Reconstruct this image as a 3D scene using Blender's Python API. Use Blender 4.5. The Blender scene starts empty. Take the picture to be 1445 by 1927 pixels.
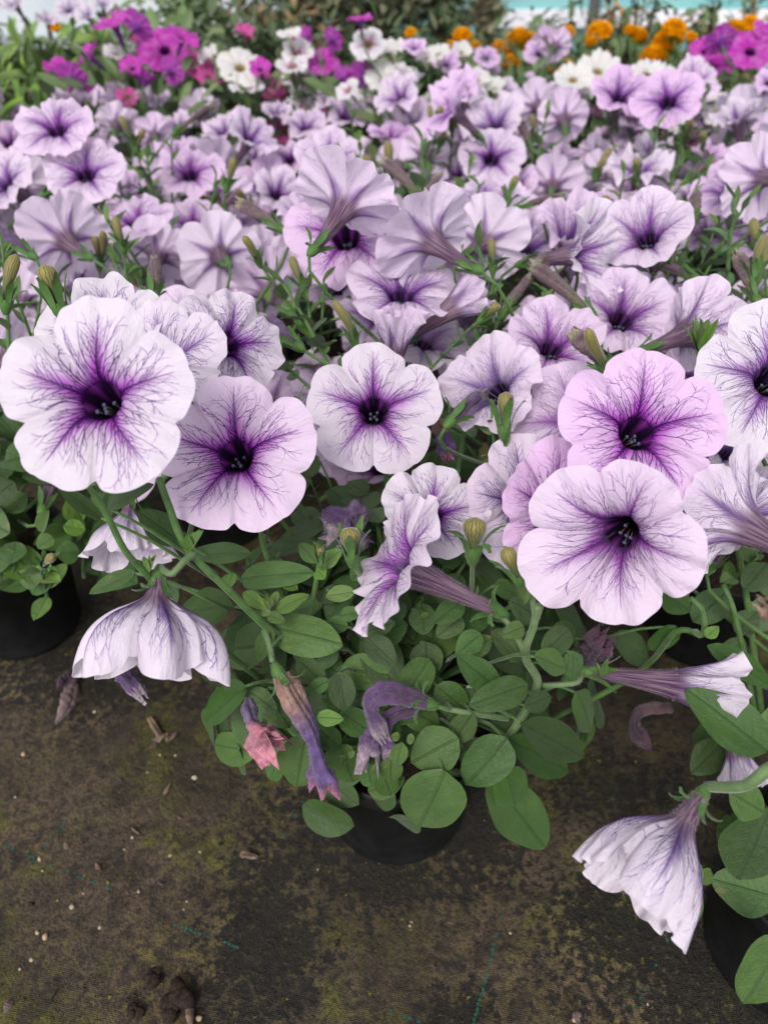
import bpy, math, random
import numpy as np
from mathutils import Vector, Matrix

# ------------------------------------------------------------------ camera, light, exposure
S = bpy.context.scene
COL = S.collection
PITCH = math.radians(40.0)
CAM = Vector((0, 0, 0.57))
FPX = 1456.0
cd = bpy.data.cameras.new('camera')
cam = bpy.data.objects.new('camera', cd); COL.objects.link(cam)
cam.location = CAM
cam.rotation_euler = (math.radians(90) - PITCH, 0, 0)
cd.sensor_fit = 'VERTICAL'; cd.sensor_height = 36.0
cd.lens = FPX / 1927.0 * 36.0
cd.clip_start = 0.01; cd.clip_end = 200
cd.dof.use_dof = True; cd.dof.focus_distance = 0.405; cd.dof.aperture_fstop = 7.8
S.camera = cam

w = bpy.data.worlds.new('World'); S.world = w; w.use_nodes = True
wt = w.node_tree; bg = wt.nodes['Background']
sky = wt.nodes.new('ShaderNodeTexSky'); sky.sky_type = 'NISHITA'; sky.sun_disc = False
SUN_EL, SUN_AZ = math.radians(48), math.radians(200)
sky.sun_elevation = SUN_EL; sky.sun_rotation = SUN_AZ
hs = wt.nodes.new('ShaderNodeHueSaturation'); hs.inputs['Saturation'].default_value = 0.22
wt.links.new(sky.outputs[0], hs.inputs['Color']); wt.links.new(hs.outputs[0], bg.inputs[0])
bg.inputs[1].default_value = 0.135
sd = bpy.data.lights.new('sun', 'SUN'); sd.energy = 1.75; sd.angle = math.radians(20); sd.color = (1, 0.97, 0.93)
sun = bpy.data.objects.new('sun', sd); COL.objects.link(sun)
# direction the light comes from, matching the sky's sun
az = SUN_AZ
sdir = Vector((math.sin(az) * math.cos(SUN_EL), math.cos(az) * math.cos(SUN_EL), math.sin(SUN_EL)))
sun.rotation_euler = sdir.to_track_quat('Z', 'Y').to_euler()
S.view_settings.view_transform = 'Standard'; S.view_settings.look = 'None'
S.view_settings.exposure = 0.74; S.view_settings.gamma = 1
S.render.engine = 'CYCLES'
S.cycles.max_bounces = 6; S.cycles.diffuse_bounces = 3; S.cycles.transmission_bounces = 4
S.cycles.transparent_max_bounces = 6; S.cycles.use_denoising = True

# ------------------------------------------------------------------ helpers
RGT = Vector((1, 0, 0)); FWD = Vector((0, math.cos(PITCH), -math.sin(PITCH))); UPV = Vector((0, math.sin(PITCH), math.cos(PITCH)))
def P(px, py, d):
    return CAM + FWD * d + RGT * ((px - 722.5) / FPX * d) + UPV * ((963.5 - py) / FPX * d)
def RAY(px, py):
    return (FWD + RGT * ((px - 722.5) / FPX) + UPV * ((963.5 - py) / FPX))
def NV(nx, ny, nz=None):
    if nz is None: nz = math.sqrt(max(0.0, 1 - nx * nx - ny * ny))
    return (RGT * nx + UPV * ny - FWD * nz).normalized()
def proj(v):
    r = v - CAM; d = r.dot(FWD)
    return 722.5 + FPX * r.dot(RGT) / d, 963.5 - FPX * r.dot(UPV) / d, d
def GND(px, py, z=0.0):
    r = RAY(px, py); return CAM + r * ((z - CAM.z) / r.z)

def mesh(name, v, f, mat=None, smooth=True, uvs=None, mats=None, mi=None):
    me = bpy.data.meshes.new(name)
    v = np.asarray(v, dtype=np.float32).reshape(-1, 3)
    me.from_pydata(v.tolist(), [], [list(map(int, q)) for q in f]) if not isinstance(f, np.ndarray) else _np(me, v, f)
    if smooth: me.polygons.foreach_set('use_smooth', np.ones(len(me.polygons), dtype=bool))
    if uvs:
        li = np.empty(len(me.loops), dtype=np.int32); me.loops.foreach_get('vertex_index', li)
        for nm, uv in uvs.items():
            l = me.uv_layers.new(name=nm)
            l.data.foreach_set('uv', np.asarray(uv, dtype=np.float32)[li].ravel())
    if mats:
        for m in mats: me.materials.append(m)
        me.polygons.foreach_set('material_index', np.asarray(mi, dtype=np.int32))
    elif mat: me.materials.append(mat)
    me.update()
    return me
def _np(me, v, f):
    n, k = f.shape
    me.vertices.add(len(v)); me.vertices.foreach_set('co', v.ravel())
    me.loops.add(n * k); me.loops.foreach_set('vertex_index', f.astype(np.int32).ravel())
    me.polygons.add(n); me.polygons.foreach_set('loop_start', np.arange(0, n * k, k, dtype=np.int32))
    me.update(calc_edges=True)
def obj(name, me, parent=None, M=None, color=None):
    o = bpy.data.objects.new(name, me); COL.objects.link(o)
    if parent: o.parent = parent
    if M is not None: o.matrix_basis = M
    if color: o.color = color
    return o
def thing(name, label, cat, loc=(0, 0, 0), group=None):
    o = bpy.data.objects.new(name, None); COL.objects.link(o); o.location = loc
    o.empty_display_size = .02
    o['label'] = label; o['category'] = cat
    if group: o['group'] = group
    return o
def tag(o, label, cat, group=None):
    o['label'] = label; o['category'] = cat
    if group: o['group'] = group
    return o
def frame(origin, z, roll=0.0, up=None, sc=1.0):
    z = Vector(z).normalized(); up = Vector(up) if up is not None else UPV
    y = up - z * up.dot(z)
    if y.length < .15: y = RGT - z * RGT.dot(z)
    y.normalize(); x = y.cross(z)
    R = Matrix((x, y, z)).transposed()
    R = R @ Matrix.Rotation(roll, 3, 'Z')
    return Matrix.Translation(origin) @ R.to_4x4() @ Matrix.Scale(sc, 4)
def rel(parent, M):
    return Matrix.Translation(-Vector(parent.location)) @ M
def grid_faces(nu, nv, wrap=False):
    """nu rows, nv columns"""
    i = np.arange(nu - 1)[:, None]; j = np.arange(nv if wrap else nv - 1)[None, :]
    a = i * nv + j; b = i * nv + (j + 1) % nv; c = (i + 1) * nv + (j + 1) % nv; d = (i + 1) * nv + j
    return np.stack([a, b, c, d], -1).reshape(-1, 4)
class Acc:
    """collects pieces into one mesh"""
    def __init__(s): s.v = []; s.f = []; s.n = 0; s.m = []
    def add(s, v, f, mi=0):
        v = np.asarray(v, dtype=np.float64).reshape(-1, 3)
        s.v.append(v)
        for q in f: s.f.append([int(x) + s.n for x in q]); s.m.append(mi)
        s.n += len(v)
    def mesh(s, name, mats, smooth=True):
        if not isinstance(mats, (list, tuple)): mats = [mats]
        return mesh(name, np.concatenate(s.v), s.f, smooth=smooth, mats=mats, mi=s.m)
def bez(p0, p1, p2, p3, n=10):
    t = np.linspace(0, 1, n)[:, None]
    p0, p1, p2, p3 = [np.array(q)[None, :] for q in (p0, p1, p2, p3)]
    return (1 - t) ** 3 * p0 + 3 * (1 - t) ** 2 * t * p1 + 3 * (1 - t) * t * t * p2 + t ** 3 * p3
def smoothpath(pts, n=5):
    pts = [np.array(p, dtype=float) for p in pts]
    if len(pts) < 3: return np.array([pts[0] + (pts[-1] - pts[0]) * t for t in np.linspace(0, 1, n + 1)])
    q = [2 * pts[0] - pts[1]] + pts + [2 * pts[-1] - pts[-2]]
    out = []
    for i in range(1, len(q) - 2):
        for k in range(n):
            t = k / n
            out.append(.5 * (2 * q[i] + (q[i + 1] - q[i - 1]) * t + (2 * q[i - 1] - 5 * q[i] + 4 * q[i + 1] - q[i + 2]) * t * t + (-q[i - 1] + 3 * q[i] - 3 * q[i + 1] + q[i + 2]) * t ** 3))
    out.append(pts[-1]); return np.array(out)
def tube(path, rad, ns=7, cap=True):
    path = np.asarray(path, dtype=float); n = len(path)
    rad = np.broadcast_to(np.asarray(rad, dtype=float), (n,)) if np.ndim(rad) < 2 else rad
    T = np.gradient(path, axis=0); T /= np.linalg.norm(T, axis=1)[:, None] + 1e-12
    x = np.cross(T[0], [0.31, 0.2, 0.93]); x /= np.linalg.norm(x) + 1e-12
    V = []
    th = np.linspace(0, 2 * math.pi, ns, endpoint=False)
    for i in range(n):
        x = x - T[i] * x.dot(T[i]); x /= np.linalg.norm(x) + 1e-12
        y = np.cross(T[i], x)
        r = rad[i]
        V.append(path[i] + (np.cos(th)[:, None] * x + np.sin(th)[:, None] * y) * (r if np.ndim(r) == 0 else np.asarray(r)[:, None]))
    V = np.concatenate(V); F = grid_faces(n, ns, True).tolist()
    if cap: F.append(list(range(ns))[::-1]); F.append([(n - 1) * ns + k for k in range(ns)])
    return V, F
def hairs(acc, V, F, count, length, wid, rng, mi=0, out=None):
    """fine hairs standing on a quad surface"""
    V = np.asarray(V); Q = [q for q in F if len(q) == 4]
    c = V.mean(0) if out is None else None
    for _ in range(count):
        q = Q[rng.randrange(len(Q))]
        a, b, cc, d = [V[i] for i in q]
        u, w_ = rng.random(), rng.random()
        p = (a * (1 - u) + b * u) * (1 - w_) + (d * (1 - u) + cc * u) * w_
        nn = np.cross(b - a, d - a); L = np.linalg.norm(nn)
        if L < 1e-14: continue
        nn = nn / L * (out or 1)
        s = np.array([rng.gauss(0, .35) for _ in range(3)])
        dd = nn + s; dd /= np.linalg.norm(dd)
        side = np.cross(dd, [rng.gauss(0, 1) for _ in range(3)]); side /= np.linalg.norm(side) + 1e-9
        l = length * rng.uniform(.5, 1.15)
        acc.add([p - nn * wid, p + side * wid - nn * wid * .5, p + dd * l + side * wid * .2], [(0, 1, 2)], mi)

# ------------------------------------------------------------------ shader helper
class NG:
    def __init__(s, name):
        m = bpy.data.materials.new(name); m.use_nodes = True; s.m = m; s.t = m.node_tree
        s.out = s.t.nodes['Material Output']; s.p = s.t.nodes['Principled BSDF']
    def n(s, k): return s.t.nodes.new(k)
    def set(s, sock, v):
        if hasattr(v, 'links') or isinstance(v, bpy.types.NodeSocket): s.t.links.new(v, sock)
        elif v is not None:
            if isinstance(v, tuple) and len(v) == 3 and sock.type == 'RGBA': v = v + (1,)
            sock.default_value = v
    def math(s, op, a, b=None, c=None, clamp=False):
        n = s.n('ShaderNodeMath'); n.operation = op; n.use_clamp = clamp
        s.set(n.inputs[0], a)
        if b is not None: s.set(n.inputs[1], b)
        if c is not None: s.set(n.inputs[2], c)
        return n.outputs[0]
    def add(s, a, b): return s.math('ADD', a, b)
    def mul(s, a, b): return s.math('MULTIPLY', a, b)
    def sub(s, a, b): return s.math('SUBTRACT', a, b)
    def smooth(s, x, a, b, lo=0.0, hi=1.0):
        n = s.n('ShaderNodeMapRange'); n.interpolation_type = 'SMOOTHSTEP'
        s.set(n.inputs[0], x); s.set(n.inputs[1], a); s.set(n.inputs[2], b); s.set(n.inputs[3], lo); s.set(n.inputs[4], hi)
        return n.outputs[0]
    def mix(s, f, a, b, mode='MIX'):
        n = s.n('ShaderNodeMix'); n.data_type = 'RGBA'; n.blend_type = mode; n.clamp_factor = True
        s.set(n.inputs[0], f); s.set(n.inputs[6], a); s.set(n.inputs[7], b); return n.outputs[2]
    def uv(s, name):
        n = s.n('ShaderNodeUVMap'); n.uv_map = name; sp = s.n('ShaderNodeSeparateXYZ'); s.t.links.new(n.outputs[0], sp.inputs[0])
        return sp.outputs[0], sp.outputs[1], n.outputs[0]
    def comb(s, x, y, z=0.0):
        n = s.n('ShaderNodeCombineXYZ'); s.set(n.inputs[0], x); s.set(n.inputs[1], y); s.set(n.inputs[2], z); return n.outputs[0]
    def noise(s, vec, scale, detail=2, rough=.5, dist=0, color=False):
        n = s.n('ShaderNodeTexNoise'); 
        if vec is not None: s.set(n.inputs['Vector'], vec)
        n.inputs['Scale'].default_value = scale; n.inputs['Detail'].default_value = detail; n.inputs['Roughness'].default_value = rough
        n.inputs['Distortion'].default_value = dist
        return n.outputs[1 if color else 0]
    def vor(s, vec, scale=1, feat='DISTANCE_TO_EDGE', rnd=1.0):
        n = s.n('ShaderNodeTexVoronoi'); n.feature = feat; s.set(n.inputs['Vector'], vec); n.inputs['Scale'].default_value = scale
        n.inputs['Randomness'].default_value = rnd
        return n.outputs['Distance']
    def info(s):
        n = s.n('ShaderNodeObjectInfo'); return n
    def coord(s, k='Object'): return s.n('ShaderNodeTexCoord').outputs[k]
    def bump(s, h, strength=.3, dist=.001):
        n = s.n('ShaderNodeBump'); n.inputs['Strength'].default_value = strength; n.inputs['Distance'].default_value = dist
        s.set(n.inputs['Height'], h); s.t.links.new(n.outputs[0], s.p.inputs['Normal']); return n.outputs[0]
    def fin(s, col, rough=.5, spec=.5, trans=0.0, tcol=None, sheen=0, normal=None):
        s.set(s.p.inputs['Base Color'], col); s.set(s.p.inputs['Roughness'], rough)
        s.p.inputs['Specular IOR Level'].default_value = spec
        if sheen:
            s.p.inputs['Sheen Weight'].default_value = sheen; s.p.inputs['Sheen Roughness'].default_value = .4
        if trans:
            t = s.n('ShaderNodeBsdfTranslucent'); s.set(t.inputs[0], tcol if tcol is not None else col)
            mx = s.n('ShaderNodeMixShader'); mx.inputs[0].default_value = trans
            s.t.links.new(s.p.outputs[0], mx.inputs[1]); s.t.links.new(t.outputs[0], mx.inputs[2]); s.t.links.new(mx.outputs[0], s.out.inputs[0])
        return s.m

# petal: object colour carries R pinkness, G vein strength, B violet against magenta
def mat_petal(name='veined_petal', veins=True, rim=(.82, .735, .815), pink=(.82, .54, .82), halo_m=(.52, .05, .60), halo_b=(.21, .08, .46),
              throat=(.012, .004, .018), vein=(.075, .015, .14), back=(.86, .72, .87), halo_r=.66):
    g = NG(name)
    la, rad, _ = g.uv('lobe'); s, th, _ = g.uv('tube'); _, _, flat = g.uv('flat')
    oi = g.info(); sep = g.n('ShaderNodeSeparateColor'); g.t.links.new(oi.outputs['Color'], sep.inputs[0])
    pk, vs, vb = sep.outputs[0], sep.outputs[1], sep.outputs[2]
    rnd = g.mul(oi.outputs['Random'], 37.0)
    sd1, _, _ = g.uv('side'); rs_ = g.add(rnd, g.mul(sd1, 11.3))
    vadd = g.n('ShaderNodeVectorMath'); vadd.operation = 'ADD'; g.t.links.new(flat, vadd.inputs[0]); g.set(vadd.inputs[1], g.comb(rnd, rnd, rnd)); fr = vadd.outputs[0]
    n1 = g.sub(g.noise(fr, 5.0, 3, .6), .5); n2 = g.sub(g.noise(fr, 14.0, 2), .5); n3 = g.noise(fr, 3.2, 2)
    halo = g.mix(vb, halo_m, halo_b)
    base = g.mix(pk, rim, pink)
    base = g.mix(g.smooth(n3, .35, .75, 0, .35), base, g.mix(.5, base, (.83, .80, .88)))
    if veins:
        ang = g.mul(la, .628)
        x = g.mul(rad, g.math('COSINE', ang)); y = g.mul(rad, g.math('SINE', ang))
        # feather coordinate: where on the lobe's midvein a side vein starts
        pp = g.add(g.sub(x, g.mul(y, 1.30)), g.mul(n1, .05)); q = g.add(x, g.mul(y, .75))
        pp = g.add(pp, g.mul(n2, .018))
        V1 = g.vor(g.comb(g.mul(pp, 17), g.add(g.mul(q, 2.7), rs_), rnd), 1, 'DISTANCE_TO_EDGE', .8)
        V2 = g.vor(g.comb(g.mul(pp, 33), g.add(g.mul(q, 6.5), rs_), rnd), 1, 'DISTANCE_TO_EDGE', .85)
        wd = g.smooth(rad, .2, .85, .125, .06)
        l1 = g.sub(1, g.smooth(V1, g.mul(wd, .25), wd))
        l2 = g.mul(g.sub(1, g.smooth(V2, g.mul(wd, .35), g.mul(wd, 1.2))), g.smooth(rad, .3, .6, .6, .15))
        yw = g.add(y, g.mul(n2, .012))
        mvw = g.smooth(rad, .2, .95, .028, .009)
        mv = g.sub(1, g.smooth(g.math('ABSOLUTE', yw), g.mul(mvw, .3), mvw))
        mv = g.mul(mv, g.sub(1, g.smooth(rad, .72, .95)))
        fade = g.sub(1, g.smooth(g.add(g.add(rad, g.mul(la, .06)), g.mul(n1, .5)), .60, .94))
        vn = g.math('MAXIMUM', g.mul(g.math('MAXIMUM', g.mul(l1, .16), g.mul(l2, .20)), fade), g.mul(mv, .7))
        vn = g.mul(vn, vs)
        # coloured halo reaching furthest along the midveins
        hr = g.add(g.sub(rad, g.mul(g.smooth(la, 0, .75, 1, 0), .13)), g.mul(n1, .25))
        hl = g.mul(g.sub(1, g.smooth(hr, .14, halo_r)), g.smooth(rad, .9, .3, .55, 1))
        hl = g.mul(g.math('POWER', hl, 1.12), g.add(.4, g.mul(vs, .6)))
        col = g.mix(hl, base, halo)
        # soft stain either side of every midvein
        st = g.mul(g.sub(1, g.smooth(g.add(y, g.mul(n1, .06)), 0, .12)), g.sub(1, g.smooth(rad, .35, .88)))
        col = g.mix(g.mul(st, .55), col, g.mix(.3, halo, halo_m))
        vcol = g.mix(g.smooth(rad, .4, .9, 0, .55), vein, g.mix(.42, halo, (.2, .09, .3)))
        col = g.mix(g.mul(vn, .88), col, vcol)
        dk = g.sub(1, g.smooth(g.add(g.sub(rad, g.mul(g.sub(1, la), .09)), g.mul(n2, .08)), .10, .26))
        col = g.mix(dk, col, throat)
        height = g.mul(vn, -1)
    else:
        ang = g.mul(la, .628); y = g.mul(rad, g.math('SINE', ang))
        mv = g.mul(g.sub(1, g.smooth(y, .0, .03)), g.sub(1, g.smooth(rad, .5, .9)))
        dk = g.sub(1, g.smooth(rad, .14, .30))
        col = g.mix(g.mul(mv, .3), base, halo); col = g.mix(dk, col, throat); height = g.mul(mv, -1)
    # outside: mauve brown tube with streaks, colour running out along the five nerves
    Vt = g.vor(g.comb(g.mul(th, 26), g.mul(s, 2.2), rnd), 1, 'F1')
    streak = g.smooth(Vt, .2, .75)
    tubec = g.mix(streak, (.10, .035, .11), (.32, .21, .27)) if veins else g.mix(streak, back, halo_b)
    tubec = g.mix(g.smooth(s, 0, .16, 1, 0), tubec, (.20, .16, .10))
    bk = g.mix(.35, base, back)
    sp = g.sub(1, g.smooth(g.add(y, g.mul(n1, .09)), 0, g.smooth(rad, .3, .75, .20, .05))); sp = g.mul(sp, g.sub(1, g.smooth(g.add(rad, g.mul(n1, .2)), .42, .86)))
    bcol = g.mix(g.mul(sp, .8), bk, g.mix(vb, (.22, .05, .32), (.17, .08, .34)))
    if veins: bcol = g.mix(g.mul(vn, .8), bcol, (.17, .05, .28))
    bcol = g.mix(g.smooth(rad, .17, .46, 1, 0), bcol, tubec)
    geo = g.n('ShaderNodeNewGeometry')
    fin = g.mix(geo.outputs['Backfacing'], bcol, col)   # the inside of the trumpet is the mesh's back side
    # tiny tears and brown flecks near the rim of some blooms
    fl = g.mul(g.smooth(g.noise(fr, 21, 2, .6), .70, .76), g.mul(g.smooth(rad, .6, .95), g.smooth(g.noise(fr, 2.1, 1), .5, .62)))
    fin = g.mix(g.mul(fl, .6), fin, (.36, .24, .18))
    fine = g.noise(fr, 70, 3, .6); wr = g.noise(g.comb(g.mul(la, 9), g.mul(rad, 3.0), rnd), 2.0, 3, .65); cr = g.noise(fr, 11, 3, .6, .6)
    g.bump(g.add(g.add(g.mul(height, .6), g.mul(fine, .5)), g.add(g.mul(wr, 1.6), g.mul(cr, 2.0))), .55, .0009)
    return g.fin(fin, .50, .3, .42, fin, .0)

M_PETAL = mat_petal()
M_PURPLE = mat_petal('purple_petal', False, (.58, .03, .46), (.50, .03, .42), (.14, .01, .22), (.14, .01, .22), (.03, .005, .05), back=(.24, .07, .32))
M_PINKP = mat_petal('pink_petal', False, (.62, .06, .32), (.55, .05, .3), (.4, .02, .2), (.4, .02, .2), (.25, .1, .08), back=(.5, .12, .3))
M_WHITE = mat_petal('white_petal', False, (.82, .80, .76), (.80, .72, .76), (.75, .72, .55), (.7, .7, .5), (.45, .30, .07), back=(.72, .7, .62))
M_STAR = mat_petal('star_petal', True, (.82, .79, .80), (.8, .74, .78), (.5, .03, .25), (.5, .03, .25), (.3, .22, .05), (.45, .04, .25), halo_r=.5)
M_DARK = mat_petal('dark_petal', False, (.07, .006, .03), (.07, .006, .03), (.03, .002, .02), (.03, .002, .02), (.01, .002, .01), back=(.07, .02, .04))

def mat_leaf(name, ca, cb, sheen=.25, rough=.5):
    g = NG(name); u, v, uv = g.uv('leaf'); oi = g.info(); rnd = oi.outputs['Random']
    va = g.math('ABSOLUTE', v)
    r5 = g.mul(rnd, 50)
    c3 = g.comb(g.mul(u, 1.0), v, r5)
    n = g.noise(c3, 3.0, 3, .6); nf = g.noise(c3, 30, 4, .7)
    col = g.mix(n, ca, cb)
    hsv = g.n('ShaderNodeHueSaturation'); g.set(hsv.inputs['Color'], col)
    g.set(hsv.inputs['Value'], g.add(.62, g.mul(rnd, .74))); g.set(hsv.inputs['Hue'], g.add(.487, g.mul(g.math('FRACT', g.mul(rnd, 7.3)), .022)))
    g.set(hsv.inputs['Saturation'], g.add(.86, g.mul(g.math('FRACT', g.mul(rnd, 3.7)), .22)))
    col = hsv.outputs[0]
    mid = g.sub(1, g.smooth(va, .008, .035))
    # curved side veins
    k = g.sub(g.mul(u, 9), g.mul(va, 4.5)); fr = g.math('ABSOLUTE', g.sub(g.math('FRACT', k), .5))
    side = g.mul(g.sub(1, g.smooth(fr, .0, .10)), .16)
    side = g.mul(side, g.smooth(va, .42, .1))
    col = g.mix(g.mul(g.math('MAXIMUM', mid, side), .55), col, g.mix(.55, col, (.02, .055, .015)))
    col = g.mix(g.smooth(nf, .45, .8, 0, .25), col, g.mix(.5, col, (.16, .24, .12)))
    spots = g.vor(c3, 26, 'F1'); sm = g.mul(g.sub(1, g.smooth(spots, .03, .09)), g.smooth(g.noise(c3, 2.4, 1), .5, .7))
    col = g.mix(g.mul(sm, .5), col, (.3, .32, .2))
    # yellowed blemishes on a few leaves
    yb = g.mul(g.smooth(g.noise(c3, 1.7, 2), .66, .76), g.smooth(rnd, .62, .68))
    col = g.mix(g.mul(yb, .6), col, (.22, .17, .06))
    geo = g.n('ShaderNodeNewGeometry')
    col = g.mix(geo.outputs['Backfacing'], g.mix(.5, col, (.12, .17, .09)), col)
    g.bump(g.add(g.mul(g.math('MAXIMUM', mid, side), -1), g.add(g.mul(nf, .5), g.mul(n, 2.0))), .8, .0010)
    return g.fin(col, rough, .35, .14, g.mix(.5, col, (.07, .19, .02)), sheen)
M_LEAF = mat_leaf('petunia_leaf', (.022, .062, .010), (.060, .118, .024), .10, .47)
M_LEAFY = mat_leaf('young_leaf', (.075, .155, .022), (.115, .205, .036), .12)
M_BGLEAF = mat_leaf('background_leaf', (.085, .145, .05), (.15, .20, .08), .08)  # green lightened: haze and stronger far light are put into the colour
M_BRIGHT = mat_leaf('bright_leaf', (.12, .22, .03), (.18, .28, .05), .05)
M_SHRUB = mat_leaf('shrub_leaf', (.15, .17, .09), (.27, .24, .14), .15)  # also lightened in colour to carry the haze and far light
M_RUST = mat_leaf('rusty_leaf', (.30, .17, .08), (.34, .24, .12), .1)

def simple(name, a, b, scale=40, rough=.6, spec=.3, sheen=0, bump=.3, bd=.0006, trans=0):
    g = NG(name); c = g.coord(); n = g.noise(c, scale, 4, .6)
    col = g.mix(g.smooth(n, .3, .7), a, b)
    g.bump(n, bump, bd); return g.fin(col, rough, spec, trans, col, sheen)
M_STEM = simple('hairy_stem', (.04, .10, .02), (.08, .15, .04), 120, .6, .3, .2)
M_STEMP = simple('pale_stem', (.08, .14, .05), (.13, .19, .08), 120, .6, .3, .25)
M_SEPAL = simple('sepal', (.045, .11, .022), (.075, .16, .035), 160, .6, .3, .2, trans=.12)
M_HAIR = simple('plant_hair', (.34, .38, .28), (.42, .45, .35), 10, .5, .3, 0, 0, trans=.4)
M_HAIRP = simple('tube_hair', (.55, .45, .52), (.65, .58, .62), 10, .5, .3, 0, 0, trans=.4)
M_ANTH = simple('anther', (.03, .035, .06), (.09, .11, .17), 900, .7, .2)
def mat_bud():
    g = NG('striped_bud'); u, v, _ = g.uv('leaf')
    rnd = g.mul(g.info().outputs['Random'], 30)
    n = g.noise(g.comb(g.mul(u, 2), v, rnd), 4, 2)
    f = g.math('ABSOLUTE', g.sub(g.math('FRACT', g.add(g.mul(v, 9), g.mul(n, 1.4))), .5))
    st = g.sub(1, g.smooth(f, .06, .2)); st = g.mul(st, g.smooth(u, .12, .4))
    col = g.mix(g.smooth(u, .05, .95), (.075, .115, .035), (.23, .20, .055))
    col = g.mix(g.mul(st, .92), col, (.07, .03, .035))
    return g.fin(col, .55, .3, .1, col, .4)
M_BUD = mat_bud()
def mat_wither(name, a, b, c, tipf=.75):
    g = NG(name); u, v, _ = g.uv('leaf'); co = g.coord(); n = g.noise(co, 260, 4, .7); n2 = g.noise(g.comb(g.mul(u, 2), g.mul(v, 9), 0), 5, 3, .6)
    col = g.mix(g.smooth(g.add(u, g.mul(g.sub(n2, .5), .5)), .22, .48), a, b)
    col = g.mix(g.smooth(g.add(u, g.mul(g.sub(n2, .5), .4)), tipf, tipf + .12), col, c)
    col = g.mix(g.smooth(n, .35, .7, .5, 0), col, (.03, .015, .035))
    f = g.noise(g.comb(g.mul(u, 3), g.mul(v, 40), 0), 1.5, 2)
    g.bump(g.add(g.mul(n, .6), g.mul(f, 2.0)), .7, .0010); return g.fin(col, .75, .15, .12, col, .2)
M_WITH1 = mat_wither('withered_tan_purple', (.42, .25, .19), (.16, .10, .25), (.50, .17, .28), .86)
M_WITH2 = mat_wither('withered_pink', (.17, .12, .22), (.22, .15, .27), (.62, .24, .30), .5)
M_WITH3 = mat_wither('withered_violet', (.13, .07, .15), (.14, .08, .18), (.42, .33, .38), .8)
M_WITH4 = mat_wither('withered_dark', (.16, .09, .09), (.06, .035, .05), (.12, .05, .08), .8)
M_DRY = mat_wither('dry_petal', (.34, .22, .12), (.25, .15, .10), (.36, .25, .16), .7)
M_DRYPINK = mat_wither('dry_pinkish', (.30, .2, .18), (.3, .2, .19), (.36, .26, .24), .7)

# raised nerves of a bloom: a branching network grown over each lobe, laid on the petal as thin proud ribbons
def mat_vein():
    g = NG('petal_nerve'); la, rad, _ = g.uv('lobe')
    oi = g.info(); sep = g.n('ShaderNodeSeparateColor'); g.t.links.new(oi.outputs['Color'], sep.inputs[0])
    col = g.mix(g.smooth(rad, .30, .95), (.032, .004, .075), g.mix(sep.outputs[2], (.28, .075, .38), (.18, .10, .36)))
    col = g.mix(sep.outputs[1], (.5, .42, .58), col)
    return g.fin(col, .5, .3, .30, col)
M_VEIN = mat_vein()
VEINS = {}
def grow_veins(seed, reach=1.0):
    rr = random.Random(seed); chains = []
    for lobe in range(5):
        ax = math.pi / 2 + lobe * 2 * math.pi / 5 + rr.uniform(-.03, .03); occ = {}
        rl = reach * rr.uniform(.92, 1.06)
        def near(x, y, me_, r=.0125):
            cx, cy = int(x / .02), int(y / .02)
            for i in (-1, 0, 1):
                for j in (-1, 0, 1):
                    for (px, py, k) in occ.get((cx + i, cy + j), ()):
                        if k not in me_ and (px - x) ** 2 + (py - y) ** 2 < r * r: return (px, py)
            return None
        jobs = []; cid = [0]
        # midvein
        pts = []; x = .15
        wob = rr.uniform(-.02, .02)
        while x < .90 * min(1, rl):
            pts.append((x, wob * math.sin(x * 5))); x += .02
        cid[0] += 1
        for p in pts: occ.setdefault((int(p[0] / .02), int(p[1] / .02)), []).append((p[0], p[1], 1))
        chains.append((ax, pts, .0115, .0030)); mid = pts
        for sgn in (-1, 1):
            n = 9
            for k in range(n):    # fan veins rising straight out of the throat
                ph = sgn * (.06 + .53 * (k + rr.uniform(.1, .9)) / n); jobs.append((.19 * math.cos(ph), .19 * math.sin(ph), ph * 1.02 + rr.uniform(-.03, .03), .0068, 0, {1}, rr.uniform(.58, .88) * rl, sgn))
            for k in range(15):   # side veins leaving the midvein
                r0 = .22 + .58 * (k + rr.uniform(-.3, .3)) / 15
                jobs.append((r0, 0, sgn * rr.uniform(.50, .72), .0070 * (1.15 - r0), 0, {1}, rr.uniform(.70, .90) * rl, sgn))
        rr.shuffle(jobs)
        q = list(jobs)
        while q:
            nq = []
            for (x, y, d, w, dep, fam, lim, sgn) in q:
                cid[0] += 1; me_ = set(fam) | {cid[0]}; pts = [(x, y)]; drift = rr.uniform(-.6, .6); new = []; alive = True; L = 0
                maxL = [.9, .22, .12, .07][dep] * rr.uniform(.6, 1.3)
                while alive and L < maxL:
                    d += rr.gauss(0, .09) + drift * .012
                    want = sgn * .60 if dep == 0 else d
                    d += (want - d) * .04
                    x += .013 * math.cos(d); y += .013 * math.sin(d); L += .013
                    r_ = math.hypot(x, y); ph = math.atan2(y, x)
                    if r_ > lim or abs(ph) > .625: break
                    hit = near(x, y, me_) if L > .03 else None
                    pts.append(hit or (x, y))
                    if hit: break
                    new.append((x, y))
                    if dep < 3 and rr.random() < (.15, .13, .10)[dep] and L > .03:
                        s_ = rr.choice((-1, 1)); nq.append((x, y, d + s_ * rr.uniform(.32, .6), w * .62, dep + 1, me_, min(.93 * rl, lim + .06), sgn))
                for p in new: occ.setdefault((int(p[0] / .02), int(p[1] / .02)), []).append((p[0], p[1], cid[0]))
                if len(pts) > 2: chains.append((ax, pts, w, w * .35))
            q = nq
    return chains
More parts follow.
